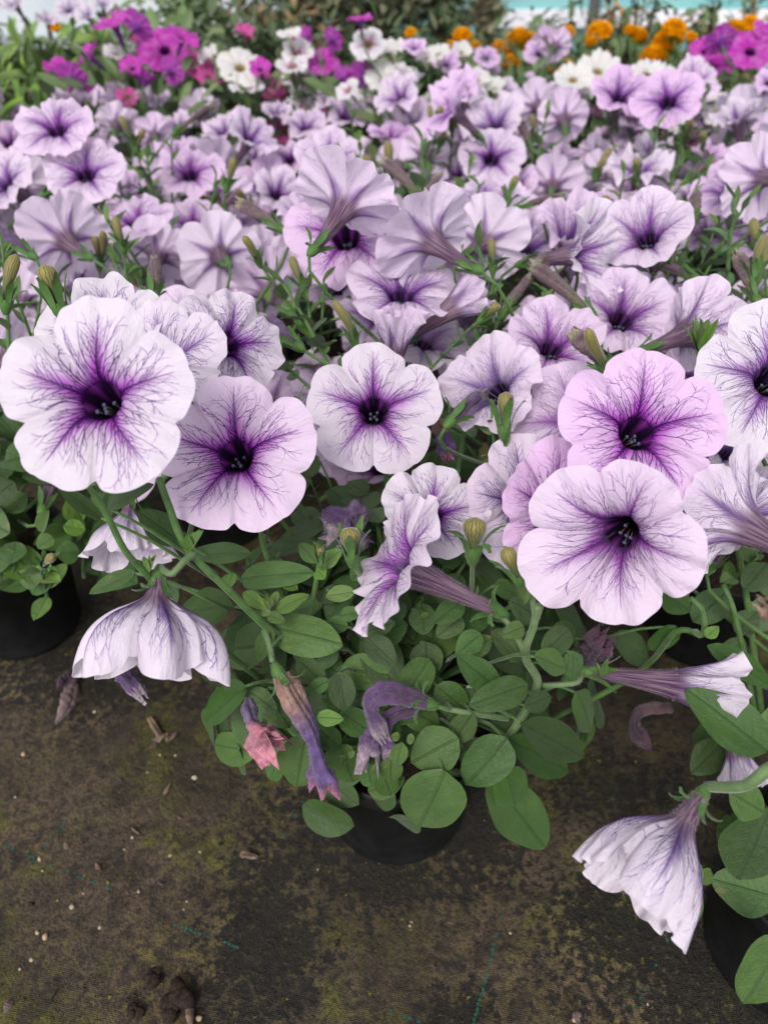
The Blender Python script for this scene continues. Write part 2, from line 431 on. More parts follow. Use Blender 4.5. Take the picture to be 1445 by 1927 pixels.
def vein_mesh(seed, V, ns, nt, nl, R, both=True, reach=1.0, wsc=1.0):
    G = V.reshape(ns, nt, 3)
    dth = np.roll(G, -1, 1) - np.roll(G, 1, 1); dr = np.gradient(G, axis=0)
    N = np.cross(dth, dr); N /= np.linalg.norm(N, axis=2)[..., None] + 1e-12
    XY = []; XB = []; F = []; nb = 0
    for ax, pts, w0, w1 in grow_veins(seed, reach):
        p = np.array(pts); m = len(p); t = np.gradient(p, axis=0); t /= np.linalg.norm(t, axis=1)[:, None] + 1e-9
        nn = np.stack([-t[:, 1], t[:, 0]], 1); w = np.linspace(w0, w1, m)[:, None] * 1.0 * wsc
        a = p - nn * w; b = p + nn * w; ca, sa = math.cos(ax), math.sin(ax)
        wb = w * np.clip((np.hypot(p[:, 0], p[:, 1])[:, None] - .20) / .30, 0, 1) * .85
        for q in (p - nn * wb, p + nn * wb):
            XB.append(np.stack([q[:, 0] * ca - q[:, 1] * sa, q[:, 0] * sa + q[:, 1] * ca], 1))
        for q in (a, b):
            XY.append(np.stack([q[:, 0] * ca - q[:, 1] * sa, q[:, 0] * sa + q[:, 1] * ca], 1))
        F += [(nb + i, nb + i + 1, nb + m + i + 1, nb + m + i) for i in range(m - 1)]; nb += 2 * m
    XY = np.concatenate(XY)
    if both: XY = np.concatenate([XY, np.concatenate(XB)])
    rad = np.hypot(XY[:, 0], XY[:, 1]); th = np.arctan2(XY[:, 1], XY[:, 0]) % (2 * math.pi)
    rho = (rad - .18) / .82
    ri = np.where(rho < 0, 9 * (1 + np.clip((rad - .18) / .13, -1, 0)), 9 + np.clip(rho, 0, .999) ** (1 / 1.15) * (nl - 1)); ri = np.clip(ri, 0, ns - 1.001)
    i0 = ri.astype(int); fi = (ri - i0)[:, None]; tj = th / (2 * math.pi) * nt; j0 = tj.astype(int) % nt; fj = (tj - np.floor(tj))[:, None]; j1 = (j0 + 1) % nt
    def bl(Q): return (Q[i0, j0] * (1 - fi) + Q[i0 + 1, j0] * fi) * (1 - fj) + (Q[i0, j1] * (1 - fi) + Q[i0 + 1, j1] * fi) * fj
    P_ = bl(G); Nn = bl(N); off = .00010
    uv = np.stack([np.zeros(len(rad)), rad], -1); F = np.array(F)
    if both: V2 = np.concatenate([P_[:nb] - Nn[:nb] * off, P_[nb:] + Nn[nb:] * off]); F2 = np.concatenate([F, F + nb])
    else: V2 = P_ - Nn * off; F2 = F
    return mesh('veins', V2, F2, M_VEIN, uvs={'lobe': uv})

# ------------------------------------------------------------------ flower builder
def corolla(seed, R=.038, tubel=.040, open_=1.0, nt=160, nl=26, ruf=.003, notch=.14, lob=None, lop=None, bend=0.0, mat=None, name='petunia_flower', frill=.0, r0=.0028, ovl=.0012, fun=0.0, phis=None, vreach=1.0):
    """a trumpet of five joined lobes, facing +z, throat near the origin"""
    rng = np.random.RandomState(seed)
    lob = np.array(lob) if lob is not None else 1 + rng.uniform(-.06, .06, 5)
    lop = np.array(lop) if lop is not None else rng.uniform(-.13, .13, 5)
    th = np.linspace(0, 2 * math.pi, nt, endpoint=False)
    # lobe 0 points to +y
    t5 = ((th - math.pi / 2) / (2 * math.pi / 5)) % 5
    k = np.floor(t5 + .5).astype(int) % 5; a = ((t5 + .5) % 1) * 2 - 1
    aa = np.abs(a)
    def blend(vals):
        kn = (k + np.where(a > 0, 1, -1)) % 5; wgt = .5 * np.clip((aa - .55) / .45, 0, 1) ** 2
        return vals[k] * (1 - wgt) + vals[kn] * wgt
    E = blend(lob) * (1.02 - (notch + .05) * np.clip(aa, 0, 1) ** 2.6 - .06 * np.exp(-((1 - aa) / .07) ** 2) - .014 * np.exp(-(a / .07) ** 2))
    hf = np.zeros(nt)
    for m in range(4, 26): hf += rng.normal(0, 1) * np.cos(m * th + rng.uniform(0, 6.28)) / m
    E = E + hf * .034 + frill * np.sin(th * 41 + 3 * np.sin(th * 7)) * .02
    op = open_ + blend(lop)
    Lt = tubel; Ll = R * .93
    sl = Ll / .0353
    st = np.linspace(0, 1, 10)[:-1]
    js = np.linspace(0, 1, nl) ** 1.15
    rho = np.concatenate([-(1 - st), js])          # -1..0 tube, 0..1 limb
    ns = len(rho)
    phi_tab_x = np.array([0, .006, .012, .020, .0353]) * sl
    phi_tab = np.radians(np.array([16, 40, 74, 88, 97]) * (1 - fun) + np.array([16, 23, 38, 62, 92]) * fun)
    if phis is not None: phi_tab_x = np.linspace(0, Ll, len(phis)); phi_tab = np.radians(np.array(phis, dtype=float))
    r = np.full(nt, r0); z = np.zeros(nt); RR = []; ZZ = []; PH = []
    prev = 0
    for i in range(ns):
        if rho[i] < 0:
            if i: ds = (rho[i] - rho[i - 1]) * Lt
            else: ds = 0
            ph = np.radians(3 + 8.5 * (rho[i] + 1) ** 1.5) * np.ones(nt)
        else:
            if rho[i] == 0: ds = (0 - rho[i - 1]) * Lt
            else: ds = (rho[i] - rho[i - 1]) * Ll * E
            ph0 = np.interp(rho[i] * Ll, phi_tab_x, phi_tab)
            ph = math.radians(15) + (ph0 - math.radians(15)) * op
        r = r + ds * np.sin(ph); z = z + ds * np.cos(ph)
        RR.append(r.copy() * np.ones(nt)); ZZ.append(z.copy() * np.ones(nt)); PH.append(ph * np.ones(nt))
    RR, ZZ, PH = map(np.array, (RR, ZZ, PH))
    ruff = np.zeros(nt)
    for m in range(3, 12): ruff += rng.normal(0, 1) * np.cos(m * th + rng.uniform(0, 6.28)) / m ** .6
    ruff2 = np.zeros(nt)
    for m in range(10, 28): ruff2 += rng.normal(0, 1) * np.cos(m * th + rng.uniform(0, 6.28)) / m ** .5
    rp = np.clip(rho, 0, 1)[:, None]
    dn = rp ** 2 * ruf * ruff[None, :] * .55 + rp ** 5 * ruf * .35 * ruff2[None, :]
    dn += -.0016 * np.exp(-(a / .10) ** 2)[None, :] * rp * (1.1 - rp) * 2.2        # groove on the midvein
    dn += .0014 * np.exp(-((aa - .55) / .25) ** 2)[None, :] * np.sin(rp * math.pi) # pillow between nerves
    dn += ovl * np.sign(a)[None, :] * np.clip((aa - .6) / .4, 0, 1)[None, :] ** 2 * rp ** 2
    RR = RR - np.cos(PH) * dn; ZZ = ZZ + np.sin(PH) * dn
    # five ridges along the tube
    tb = np.clip(-rho, 0, 1)[:, None]
    RR = RR * (1 + .07 * np.cos(5 * (th - math.pi / 2))[None, :] * np.sin(tb * math.pi) + .03 * np.cos(15 * th)[None, :] * tb)
    i0 = 9 + int(nl * .30)
    z0 = float(ZZ[i0].mean()); ZZ = ZZ - z0; zb = float(ZZ[0, 0])
    X = RR * np.cos(th)[None, :]; Y = RR * np.sin(th)[None, :]
    if bend:
        Y = Y + bend * np.clip(ZZ / zb, 0, 1.2) ** 2
    V = np.stack([X, Y, ZZ], -1).reshape(-1, 3)
    F = grid_faces(ns, nt, True)
    rad = np.where(rho < 0, .05 + .13 * (rho + 1), .18 + .82 * rho)[:, None] * np.ones(nt)[None, :]
    lobe = np.stack([np.broadcast_to(aa, (ns, nt)), rad], -1).reshape(-1, 2)
    flat = np.stack([rad * np.cos(th), rad * np.sin(th)], -1).reshape(-1, 2)
    tub = np.stack([(np.clip(rho, -1, 1)[:, None] + 1) * np.ones(nt), np.broadcast_to(np.minimum(th, 2 * math.pi - th) / math.pi, (ns, nt))], -1).reshape(-1, 2)
    # each half lobe gets its own vein pattern
    cid = (np.arange(nt) + .5) * (2 * math.pi / nt); sid = np.floor(((((cid - math.pi / 2) / (2 * math.pi / 5)) + .5) % 5) * 2)
    sidf = np.tile(sid, ns - 1)
    me = mesh(name, V, F, mat or M_PETAL, uvs={'lobe': lobe, 'flat': flat, 'tube': tub})
    la_ = me.uv_layers.new(name='side'); la_.data.foreach_set('uv', np.repeat(np.stack([sidf * .37, sidf * .53], -1), 4, axis=0).astype(np.float32).ravel())
    me['zb'] = zb; me['bend'] = bend
    me['hR'] = R
    if (mat is None or mat is M_PETAL): VEINS[me.name] = vein_mesh(seed, V, ns, nt, nl, R, both=nt >= 180, reach=vreach, wsc=1.0 if nt > 100 else 1.25)
    return me, (V, F)

def calyx_mesh(seed, L=.014, spread=.5, wdt=.0032, n_hair=0, base=True, name='calyx', r=.0030):
    rng = random.Random(seed); A = Acc()
    # cup: z from -.006 to .002
    pr = [(-.0075, .0012), (-.006, .0022), (-.003, .0034), (.0005, .0036)]
    th = np.linspace(0, 2 * math.pi, 10, endpoint=False)
    V = np.array([[q * math.cos(t), q * math.sin(t), z] for z, q in pr for t in th]); F = grid_faces(len(pr), 10, True).tolist()
    A.add(V, F)
    if n_hair: hairs(A, V, F, n_hair // 3, .0014, .00006, rng, 1)
    for i in range(5):
        t0 = i * 2 * math.pi / 5 + rng.uniform(-.2, .2); sp = spread * rng.uniform(.5, 1.5); l = L * rng.uniform(.85, 1.15)
        d = np.array([math.cos(t0), math.sin(t0), 0]); sd_ = np.array([-math.sin(t0), math.cos(t0), 0])
        ph = .12; p = d * .0033 + np.array([0, 0, -.001]); rows = []
        nn = 8
        for j in range(nn):
            u = j / (nn - 1); wv = wdt * (.75 + .5 * math.sin(u * math.pi * .9)) * (1 if u < .85 else .55)
            tang = d * math.sin(ph) + np.array([0, 0, math.cos(ph)]); nor = d * math.cos(ph) - np.array([0, 0, math.sin(ph)])
            rows += [p - sd_ * wv * .5 + nor * .0003, p - nor * .0004 * 0 + nor * -.0002, p + sd_ * wv * .5 + nor * .0003]
            p = p + tang * l / (nn - 1); ph += sp * 1.1 / (nn - 1) * 1.4
        F = grid_faces(nn, 3).tolist(); A.add(rows, F)
        if n_hair: hairs(A, rows, F, n_hair // 8, .0011, .00005, rng, 1, 1); hairs(A, rows, F, n_hair // 8, .0011, .00005, rng, 1, -1)
    return A.mesh(name, [M_SEPAL, M_HAIR])
CALYX = [calyx_mesh(1, spread=.35), calyx_mesh(2, spread=.7), calyx_mesh(3, spread=.2)]
CALYX_H = [calyx_mesh(11, .016, .5, .0036, 420), calyx_mesh(12, .015, 1.3, .0036, 420)]

def ico(c, r, sub=1, sq=(1, 1, 1), rng=None, jit=0):
    import bmesh
    bm = bmesh.new(); bmesh.ops.create_icosphere(bm, subdivisions=sub, radius=1)
    V = np.array([v.co[:] for v in bm.verts]); F = [[v.index for v in f.verts] for f in bm.faces]; bm.free()
    if jit: V = V * (1 + np.array([rng.uniform(-jit, jit) for _ in V])[:, None])
    return V * np.array(sq) * r + np.array(c), F
def stamen_mesh():
    A = Acc()
    for x, y, z in ((-.0019, -.0045, -.006), (.0018, -.0048, -.0064), (.0004, -.0028, -.0085), (-.002, .000, -.013), (.002, .001, -.014)):
        V, F = ico((x, y, z), .0010, 1, (1, 1.15, .8)); A.add(V, F, 0)
        V, F = tube([(x * .5, y * .5, z - .02), (x, y, z)], .0003, 4); A.add(V, F, 1)
    return A.mesh('stamens', [M_ANTH, M_PURPLE])
STAMEN = stamen_mesh()

# ------------------------------------------------------------------ leaf builder: base at origin, tip +x, unit length and width
def leaf_mesh(seed, kind='ovate', nu=13, nv=9, fold=.12, droop=.10, wave=.03, mat=None, name='leaf'):
    rng = np.random.RandomState(seed)
    u = np.linspace(0, 1, nu); v = np.linspace(-1, 1, nv)
    if kind == 'ovate': wd = np.sin(np.clip(u, 0, 1) ** .80 * math.pi) ** .62 * .5; wd = np.where(u < .06, .04 + u, wd)
    elif kind == 'round': wd = np.sqrt(np.clip(1 - (2 * u - 1.02) ** 2, 0, 1)) * .5 * (1 - .45 * u ** 5); wd = np.maximum(wd, .02)
    else: wd = np.sin(u ** .9 * math.pi) ** .8 * .5 + .01
    wd[-1] = .015
    if kind == 'narrow': wd[0] = .1
    U, Vv = np.meshgrid(u, v, indexing='ij')
    W = wd[:, None] * Vv
    ph = rng.uniform(0, 6, 3)
    Z = fold * np.abs(W) * 1.3 - droop * U ** 2 * 1.1 + droop * .35 * U + wave * np.sin(U * 7 + ph[0]) * np.abs(Vv) ** 2 * np.sign(Vv) * .7 + wave * .7 * np.cos(U * 5 + ph[1]) * Vv ** 2
    X = U - .03 * Vv ** 2 * 0
    Y = W * (1 + .04 * np.sin(U * 9 + ph[2])) + .05 * rng.uniform(-1, 1) * U ** 2
    V = np.stack([X, Y, Z], -1).reshape(-1, 3)
    uv = np.stack([U, W], -1).reshape(-1, 2)
    return mesh(name, V, grid_faces(nu, nv), mat or M_LEAF, uvs={'leaf': uv})
def leafset(mat, kinds, nu=13, nv=9, base=0): return [leaf_mesh(base + i, k, nu, nv, fold=f, droop=d, wave=.035, mat=mat) for i, (k, f, d) in enumerate(kinds)]
M_MLEAF = mat_leaf('open_bed_leaf', (.055, .12, .038), (.09, .17, .06), .2)  # petunia leaf in a lighter green, brighter light on the bed painted in
LFM = None
LF = leafset(M_LEAF, [('ovate', .14, .10), ('ovate', .05, .16), ('round', .08, .08), ('ovate', .2, .05), ('round', .12, .2), ('ovate', -.05, .22)])
LFY = leafset(M_LEAFY, [('ovate', .18, .05), ('ovate', .1, .12), ('ovate', .25, -.06)], 9, 7, 20)
LFN = leafset(M_LEAF, [('narrow', .2, .1), ('narrow', .25, .25), ('narrow', .1, -.1)], 8, 5, 30)
LFNY = leafset(M_LEAFY, [('narrow', .2, .1), ('narrow', .25, .25), ('narrow', .1, -.1)], 8, 5, 40)

LFM = leafset(M_MLEAF, [('ovate', .14, .10), ('ovate', .05, .16), ('narrow', .2, .1), ('narrow', .25, .25)], 9, 7, 50)
def leaf_between(parent, b, t, width, nrm, me, name='leaf', petiole=True):
    b = Vector(b); t = Vector(t); x = (t - b); L = x.length; x.normalize()
    nrm = Vector(nrm); z = (nrm - x * nrm.dot(x)).normalized(); y = z.cross(x)
    M = Matrix.Translation(b) @ Matrix((x * L, y * width, z * (L * .5 + width * .5))).transposed().to_4x4()
    return obj(name, me, parent, rel(parent, M))

def bud_mesh(seed, L=.026, r=.0032, curve=.2, hair=0):
    rng = random.Random(seed); n = 12
    path = [(curve * L * (i / (n - 1)) ** 2, 0, L * i / (n - 1)) for i in range(n)]
    rr = [r * (.45 + .25 * u + .55 * math.sin(min(1, u * 1.02) ** 2.2 * math.pi) ** .8) * (1 if u < .97 else .35) for u in np.linspace(0, 1, n)]
    V, F = tube(path, rr, 10)
    th = np.linspace(0, 1, 10, endpoint=False); u = np.linspace(0, 1, n)
    uv = np.stack(np.meshgrid(u, np.abs(th * 2 - 1), indexing='ij'), -1).reshape(-1, 2)
    A = Acc(); A.add(V, F); 
    nb = len(V)
    if hair: hairs(A, V, F, hair, .0011, .00005, rng, 1)
    allv = np.concatenate(A.v); uvf = np.zeros((len(allv), 2)); uvf[:nb] = uv
    return mesh('bud', allv, A.f, mats=[M_BUD, M_HAIR], mi=A.m, uvs={'leaf': uvf})
BUD = [bud_mesh(1), bud_mesh(2, .018, .0035, .05), bud_mesh(3, .034, .0032, .35), bud_mesh(4, .014, .0042, .0, 160)]

# ------------------------------------------------------------------ withered flowers (a crumpled tube along a path)
def wither(path, radii, mat, seed, name='withered_flower', crum=.25, hair=0, flare=0.0, M=None, parent=None, ns=26, n=64, origin=None):
    rng = np.random.RandomState(seed); pr = random.Random(seed)
    o0 = Vector(origin) if origin is not None else Vector(path[0])
    pts = smoothpath([np.array(Vector(p) - o0) for p in path], max(2, n // (len(path) - 1)))
    m = len(pts); u = np.linspace(0, 1, m)
    rb = np.interp(u, np.linspace(0, 1, len(radii)), radii)
    th = np.linspace(0, 2 * math.pi, ns, endpoint=False)
    rad = np.zeros((m, ns))
    nz = np.zeros((m, ns))
    for _ in range(12):   # lengthwise folds
        a_, b_, c_ = rng.uniform(0, 9), rng.randint(2, 9), rng.uniform(0, 6.28)
        nz += rng.normal() * np.cos(a_ * u[:, None] + b_ * th[None, :] + c_) / 2.4
    for _ in range(10):   # pinches across
        a_, b_, c_ = rng.uniform(12, 60), rng.randint(0, 3), rng.uniform(0, 6.28)
        nz += rng.normal() * np.cos(a_ * u[:, None] + b_ * th[None, :] + c_) / 7.0
    flat = 1 + .35 * np.cos(2 * th[None, :] + 3 * u[:, None])
    rad = rb[:, None] * (flat + crum * nz + .02 * rng.normal(size=(m, ns)))
    rad = np.maximum(rad, rb[:, None] * .15)
    if flare:
        lobes = 1 + .5 * np.cos(5 * th + 1)[None, :] + .3 * rng.normal(size=(1, ns))
        rad = rad + flare * np.clip((u[:, None] - .75) / .25, 0, 1) ** 1.5 * lobes
    V, F = tube(pts, rad, ns, cap=False)
    ext = np.zeros((m, ns)); ext[-9:] = np.linspace(0, 1, 9)[:, None] * (rb[-1] + rb.mean()) * (rng.uniform(-.6, 1.4, ns) * .35 + .45 * np.cos(5 * th + c_))[None, :]
    Tn = np.gradient(pts, axis=0); Tn /= np.linalg.norm(Tn, axis=1)[:, None] + 1e-12
    V = V + rng.normal(size=V.shape) * rb.mean() * .025 + (ext[:, :, None] * Tn[:, None, :]).reshape(-1, 3)
    uv = np.stack(np.meshgrid(u, np.abs(np.linspace(-1, 1, ns, endpoint=False)), indexing='ij'), -1).reshape(-1, 2)
    A = Acc(); A.add(V, F)
    if hair: hairs(A, V, F, hair, .0012, .00005, pr, 1)
    allv = np.concatenate(A.v); uvf = np.zeros((len(allv), 2)); uvf[:len(V)] = uv
    me = mesh(name, allv, A.f, mats=[mat, M_HAIRP], mi=A.m, uvs={'leaf': uvf})
    return me, o0

# ------------------------------------------------------------------ GROUND
gmat = NG('weed_fabric'); g = gmat
co = g.coord('Object')
big = g.noise(co, 5.5, 6, .62, .4); med = g.noise(co, 22, 6, .68, .2); fin_ = g.smooth(g.noise(co, 150, 5, .75), .34, .66); vfin = g.noise(co, 520, 3, .6)
mapn = g.n('ShaderNodeMapping'); mapn.inputs['Rotation'].default_value = (0, 0, math.radians(-24)); g.t.links.new(co, mapn.inputs[0])
sx = g.n('ShaderNodeSeparateXYZ'); g.t.links.new(mapn.outputs[0], sx.inputs[0])
wv = g.mul(g.math('SINE', g.mul(sx.outputs[0], 2 * math.pi / .0021)), g.math('SINE', g.mul(sx.outputs[1], 2 * math.pi / .0014)))
weave = g.smooth(wv, -.5, .9)
black = g.mix(weave, (.003, .0035, .0035), (.014, .0135, .012))
brown = g.mix(fin_, (.034, .022, .015), (.22, .145, .095))
olive = g.mix(fin_, (.032, .024, .009), (.20, .152, .048))
moss = g.mix(fin_, (.075, .075, .006), (.22, .215, .02))
col = g.mix(g.smooth(g.add(big, g.mul(g.sub(fin_, .5), .35)), .46, .66), brown, olive)
mo = g.smooth(g.add(g.noise(co, 9.3, 5, .65, .5), g.mul(g.sub(med, .5), .6)), .49, .66)
col = g.mix(g.mul(mo, .75), col, moss)
# wear: bare black cloth showing where the algae has gone, and round the pots
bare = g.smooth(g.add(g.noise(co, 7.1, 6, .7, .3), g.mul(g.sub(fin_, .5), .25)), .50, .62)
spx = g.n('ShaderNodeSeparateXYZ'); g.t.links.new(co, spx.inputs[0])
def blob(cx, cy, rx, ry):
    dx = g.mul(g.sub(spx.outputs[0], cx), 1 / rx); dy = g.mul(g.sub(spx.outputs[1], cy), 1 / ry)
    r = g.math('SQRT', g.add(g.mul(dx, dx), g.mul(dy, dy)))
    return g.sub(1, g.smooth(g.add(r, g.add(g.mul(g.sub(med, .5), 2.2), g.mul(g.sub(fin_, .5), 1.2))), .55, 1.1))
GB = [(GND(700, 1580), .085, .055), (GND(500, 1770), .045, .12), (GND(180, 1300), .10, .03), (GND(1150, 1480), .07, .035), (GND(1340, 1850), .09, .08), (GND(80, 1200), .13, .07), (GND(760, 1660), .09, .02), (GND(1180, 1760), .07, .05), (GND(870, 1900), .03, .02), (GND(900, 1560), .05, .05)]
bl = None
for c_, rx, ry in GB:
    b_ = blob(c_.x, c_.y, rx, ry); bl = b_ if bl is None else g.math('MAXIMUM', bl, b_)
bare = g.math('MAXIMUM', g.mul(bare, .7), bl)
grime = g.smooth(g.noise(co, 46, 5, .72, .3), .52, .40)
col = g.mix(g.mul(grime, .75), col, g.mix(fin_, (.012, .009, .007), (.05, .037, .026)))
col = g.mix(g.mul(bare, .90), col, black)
speck = g.vor(co, 310, 'F1'); col = g.mix(g.mul(g.sub(1, g.smooth(speck, .1, .2)), g.smooth(med, .45, .7, 0, .8)), col, (.24, .19, .13))
col = g.mix(g.smooth(med, .42, .30), col, g.mix(.6, col, (.012, .010, .008)))
col = g.mix(g.mul(weave, .20), col, (.20, .16, .12))
col = g.mix(g.smooth(vfin, .35, .5, .55, 0), col, (.01, .009, .007))
g.bump(g.add(g.add(g.mul(med, 3), g.mul(fin_, 2)), g.add(g.mul(weave, .8), vfin)), .9, .0016)
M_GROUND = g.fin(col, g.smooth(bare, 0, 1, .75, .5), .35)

nx, ny = 330, 240
gx = np.linspace(-.42, .42, nx); gy = np.linspace(.02, .72, ny)
GX, GY = np.meshgrid(gx, gy, indexing='xy')
rs = np.random.RandomState(5); Z = np.zeros_like(GX)
for _ in range(60):
    f_ = rs.uniform(15, 420); an = rs.uniform(0, 6.28); Z += np.cos(GX * f_ * math.cos(an) + GY * f_ * math.sin(an) + rs.uniform(0, 6.28)) * (.05 / f_ ** .95)
edge = np.clip(np.minimum(np.minimum(GX + .42, .42 - GX), np.minimum(GY - .02, .72 - GY)) / .03, 0, 1)
Z = Z * .35 * edge - (1 - edge) * .0005
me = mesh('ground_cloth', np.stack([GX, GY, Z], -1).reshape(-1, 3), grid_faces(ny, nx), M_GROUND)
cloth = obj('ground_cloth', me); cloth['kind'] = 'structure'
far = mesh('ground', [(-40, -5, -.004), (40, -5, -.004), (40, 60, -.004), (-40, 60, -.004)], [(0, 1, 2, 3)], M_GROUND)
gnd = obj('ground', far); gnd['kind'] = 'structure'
def gz(x, y):
    i = int(np.clip((y - .02) / .70 * (ny - 1), 0, ny - 1)); j = int(np.clip((x + .42) / .84 * (nx - 1), 0, nx - 1)); return float(Z[i, j])

# green marker threads woven into the cloth: short proud stitches
M_THREAD = simple('green_thread', (.008, .055, .040), (.016, .10, .075), 300, .6, .3)
def thread(p0, p1, seed, dens=.6, name='marker_thread'):
    rng = random.Random(seed); A = Acc(); p0 = Vector(p0); p1 = Vector(p1); L = (p1 - p0).length; n = int(L / .0032); d = (p1 - p0).normalized()
    for i in range(n):
        if rng.random() > dens * (.4 + .8 * abs(math.sin(i * .13 + seed))): continue
        c = p0 + d * (i * .0032); s = Vector((-d.y, d.x, 0)) * .0007; l = d * .0011
        zz = gz(c.x, c.y); c = Vector((c.x + rng.uniform(-.0003, .0003), c.y, zz + .0006))
        q = [c - l - s, c + l - s, c + l + s, c - l + s]
        A.add([v[:] for v in q] + [(v + Vector((0, 0, -.0012)))[:] for v in q], [(0, 1, 2, 3), (4, 5, 1, 0), (5, 6, 2, 1), (6, 7, 3, 2), (7, 4, 0, 3)])
    if A.n: obj(name, A.mesh(name, M_THREAD, False), cloth)
thread(GND(890, 1927), GND(940, 1740), 1, .95); thread(GND(940, 1740), GND(968, 1640), 2, .45)
thread(GND(63, 1620), GND(135, 1530), 3, .8); thread(GND(12, 1590), GND(220, 1680), 4, .5)
thread(GND(535, 1570), GND(575, 1500), 5, .7); thread(GND(700, 1885), GND(800, 1925), 6, .5)
thread(GND(330, 1740), GND(470, 1790), 7, .45); thread(GND(100, 1438), GND(115, 1435), 8, 1)
thread(GND(1180, 1927), GND(1290, 1700), 9, .12)

# soil crumbs
M_CRUMB = simple('soil_crumb', (.014, .010, .008), (.07, .048, .03), 900, .9, .2)
M_MOSSC = simple('moss_crumb', (.07, .065, .01), (.15, .14, .03), 900, .9, .2)
rng = random.Random(3); A = Acc()
def crumb(A, x, y, r, mi, sq=.6):
    V = np.array([(1, 0, 0), (-.5, .87, 0), (-.5, -.87, 0), (0, .1, 1), (.1, -.1, -.6)]) + np.array([[rng.uniform(-.35, .35) for _ in range(3)] for _ in range(5)])
    ca, sa = math.cos(rng.random() * 6.3), math.sin(rng.random() * 6.3); a_ = rng.random() * 6.3; ca, sa = math.cos(a_), math.sin(a_)
    V = V @ np.array([[ca, -sa, 0], [sa, ca, 0], [0, 0, 1]]) * r * np.array([1, 1, sq]) + np.array([x, y, gz(x, y) + r * .15])
    A.add(V, [(0, 1, 3), (1, 2, 3), (2, 0, 3), (1, 0, 4), (2, 1, 4), (0, 2, 4)], mi)
cl = [(rng.uniform(-.34, .34), rng.uniform(.03, .6)) for _ in range(46)]
for i in range(11000):
    if rng.random() < .55:
        c = cl[rng.randrange(46)]; x = rng.gauss(c[0], .02); y = rng.gauss(c[1], .02)
    else: x, y = rng.uniform(-.4, .4), rng.uniform(.03, .65)
    if not (-.41 < x < .41 and .03 < y < .7): continue
    crumb(A, x, y, rng.uniform(.0003, .0010) * (1 if rng.random() < .95 else 2.0), 0 if rng.random() < .75 else 1)
o = obj('soil_crumbs', A.mesh('soil_crumbs', [M_CRUMB, M_MOSSC], False)); o['kind'] = 'stuff'

# clods of dark potting soil
M_CLOD = simple('dark_clod', (.012, .008, .007), (.04, .025, .018), 500, .95, .15, bump=1, bd=.001)
def clod(px, py, r, label, seed):
    rr = random.Random(seed); p = GND(px, py); A = Acc()
    for i in range(9):
        V, F = ico((rr.gauss(0, r * .45), rr.gauss(0, r * .45), r * .25 + rr.uniform(0, r * .3)), r * rr.uniform(.35, .7), 2, (1, 1, .8), rr, .16); A.add(V, F)
    o = obj('soil_clod', A.mesh('soil_clod', M_CLOD), None, Matrix.Translation((p.x, p.y, gz(p.x, p.y)))); tag(o, label, 'soil clod')
clod(290, 1842, .0055, 'small rounded dark soil clod beside the larger clod in the bottom left', 1)
clod(325, 1893, .0095, 'largest dark soil clod in the bottom left beside the brown stub', 2)
clod(253, 1910, .0045, 'small dark clod on the mossy cloth left of the largest clod', 3)

# pale grains
M_PEB = simple('pale_grain', (.26, .22, .15), (.42, .37, .29), 700, .8, .3)
M_PEBB = simple('tan_grain', (.30, .20, .12), (.45, .32, .22), 700, .8, .3)
PB = [(45, 1419, .0026), (75, 1616, .0026), (137, 1708, .0024), (88, 1766, .0032), (72, 1757, .0022), (190, 1748, .0018), (62, 1809, .0020), (158, 1682, .0012), (262, 1679, .0018), (321, 1611, .0018), (367, 1465, .0032), (180, 1343, .0022), (303, 1425, .0015), (332, 1425, .0016), (235, 1599, .0012), (250, 1577, .0016), (279, 1457, .0012), (29, 1499, .0013), (425, 1424, .0018), (377, 1604, .0013), (352, 1696, .0011), (346, 1711, .0012), (40, 1826, .0012), (80, 1638, .0012), (771, 1740, .0014), (774, 1733, .0012), (960, 1755, .0014), (1082, 1917, .0026), (1218, 1890, .0014), (1370, 1738, .0012), (375, 1918, .0028), (598, 1637, .0012)]
for i, (px, py, r) in enumerate(PB):
    rr = random.Random(i); p = GND(px, py); r *= .78; V, F = ico((0, 0, r * .4), r, 2, (1, rr.uniform(.65, .95), .75), rr, .10)
    o = obj('pebble', mesh('pebble', V, F, M_PEB if i % 3 else M_PEBB), None, Matrix.Translation((p.x, p.y, gz(p.x, p.y))) @ Matrix.Rotation(rr.random() * 6, 4, 'Z'))
    tag(o, 'tiny pale grain lying on the stained brown ground cloth', 'pebble', 'pale grains scattered on the ground cloth')

# fallen dry flowers, leaf bits on the cloth
def litter(pts, radii, mat, seed, label, cat='dead flower', name='fallen_flower', crum=.3, flare=0, h=.004):
    path = [GND(a, b) + Vector((0, 0, hh)) for a, b, hh in pts]
    me, o0 = wither(path, radii, mat, seed, name, crum, 0, flare, n=26)
    o = obj(name, me, None, Matrix.Translation(o0)); tag(o, label, cat)
litter([(145, 1295, .006), (133, 1330, .007), (112, 1362, .005)], [.002, .0045, .006, .0045, .001], M_DRYPINK, 21, 'shrivelled pinkish grey flower lying in the wet patch at left', crum=.35)
litter([(150, 1278, .004), (128, 1290, .006), (115, 1300, .004)], [.001, .006, .005, .001], M_WITH4, 22, 'dark rotting petal clump above the pinkish dead flower', crum=.5)
litter([(285, 1360, .007), (298, 1382, .006), (308, 1400, .003)], [.0016, .0022, .0028, .0035], M_DRY, 23, 'tan dried flower with spread petals on the cloth below the nodding white bloom', flare=.008)
litter([(352, 1872, .004), (358, 1900, .004), (360, 1935, .004)], [.0003, .0006, .0022, .0026, .0022], M_DRY, 24, 'thin orange brown stub standing by the dark soil clods', 'plant stub', 'dry_stub', .1)
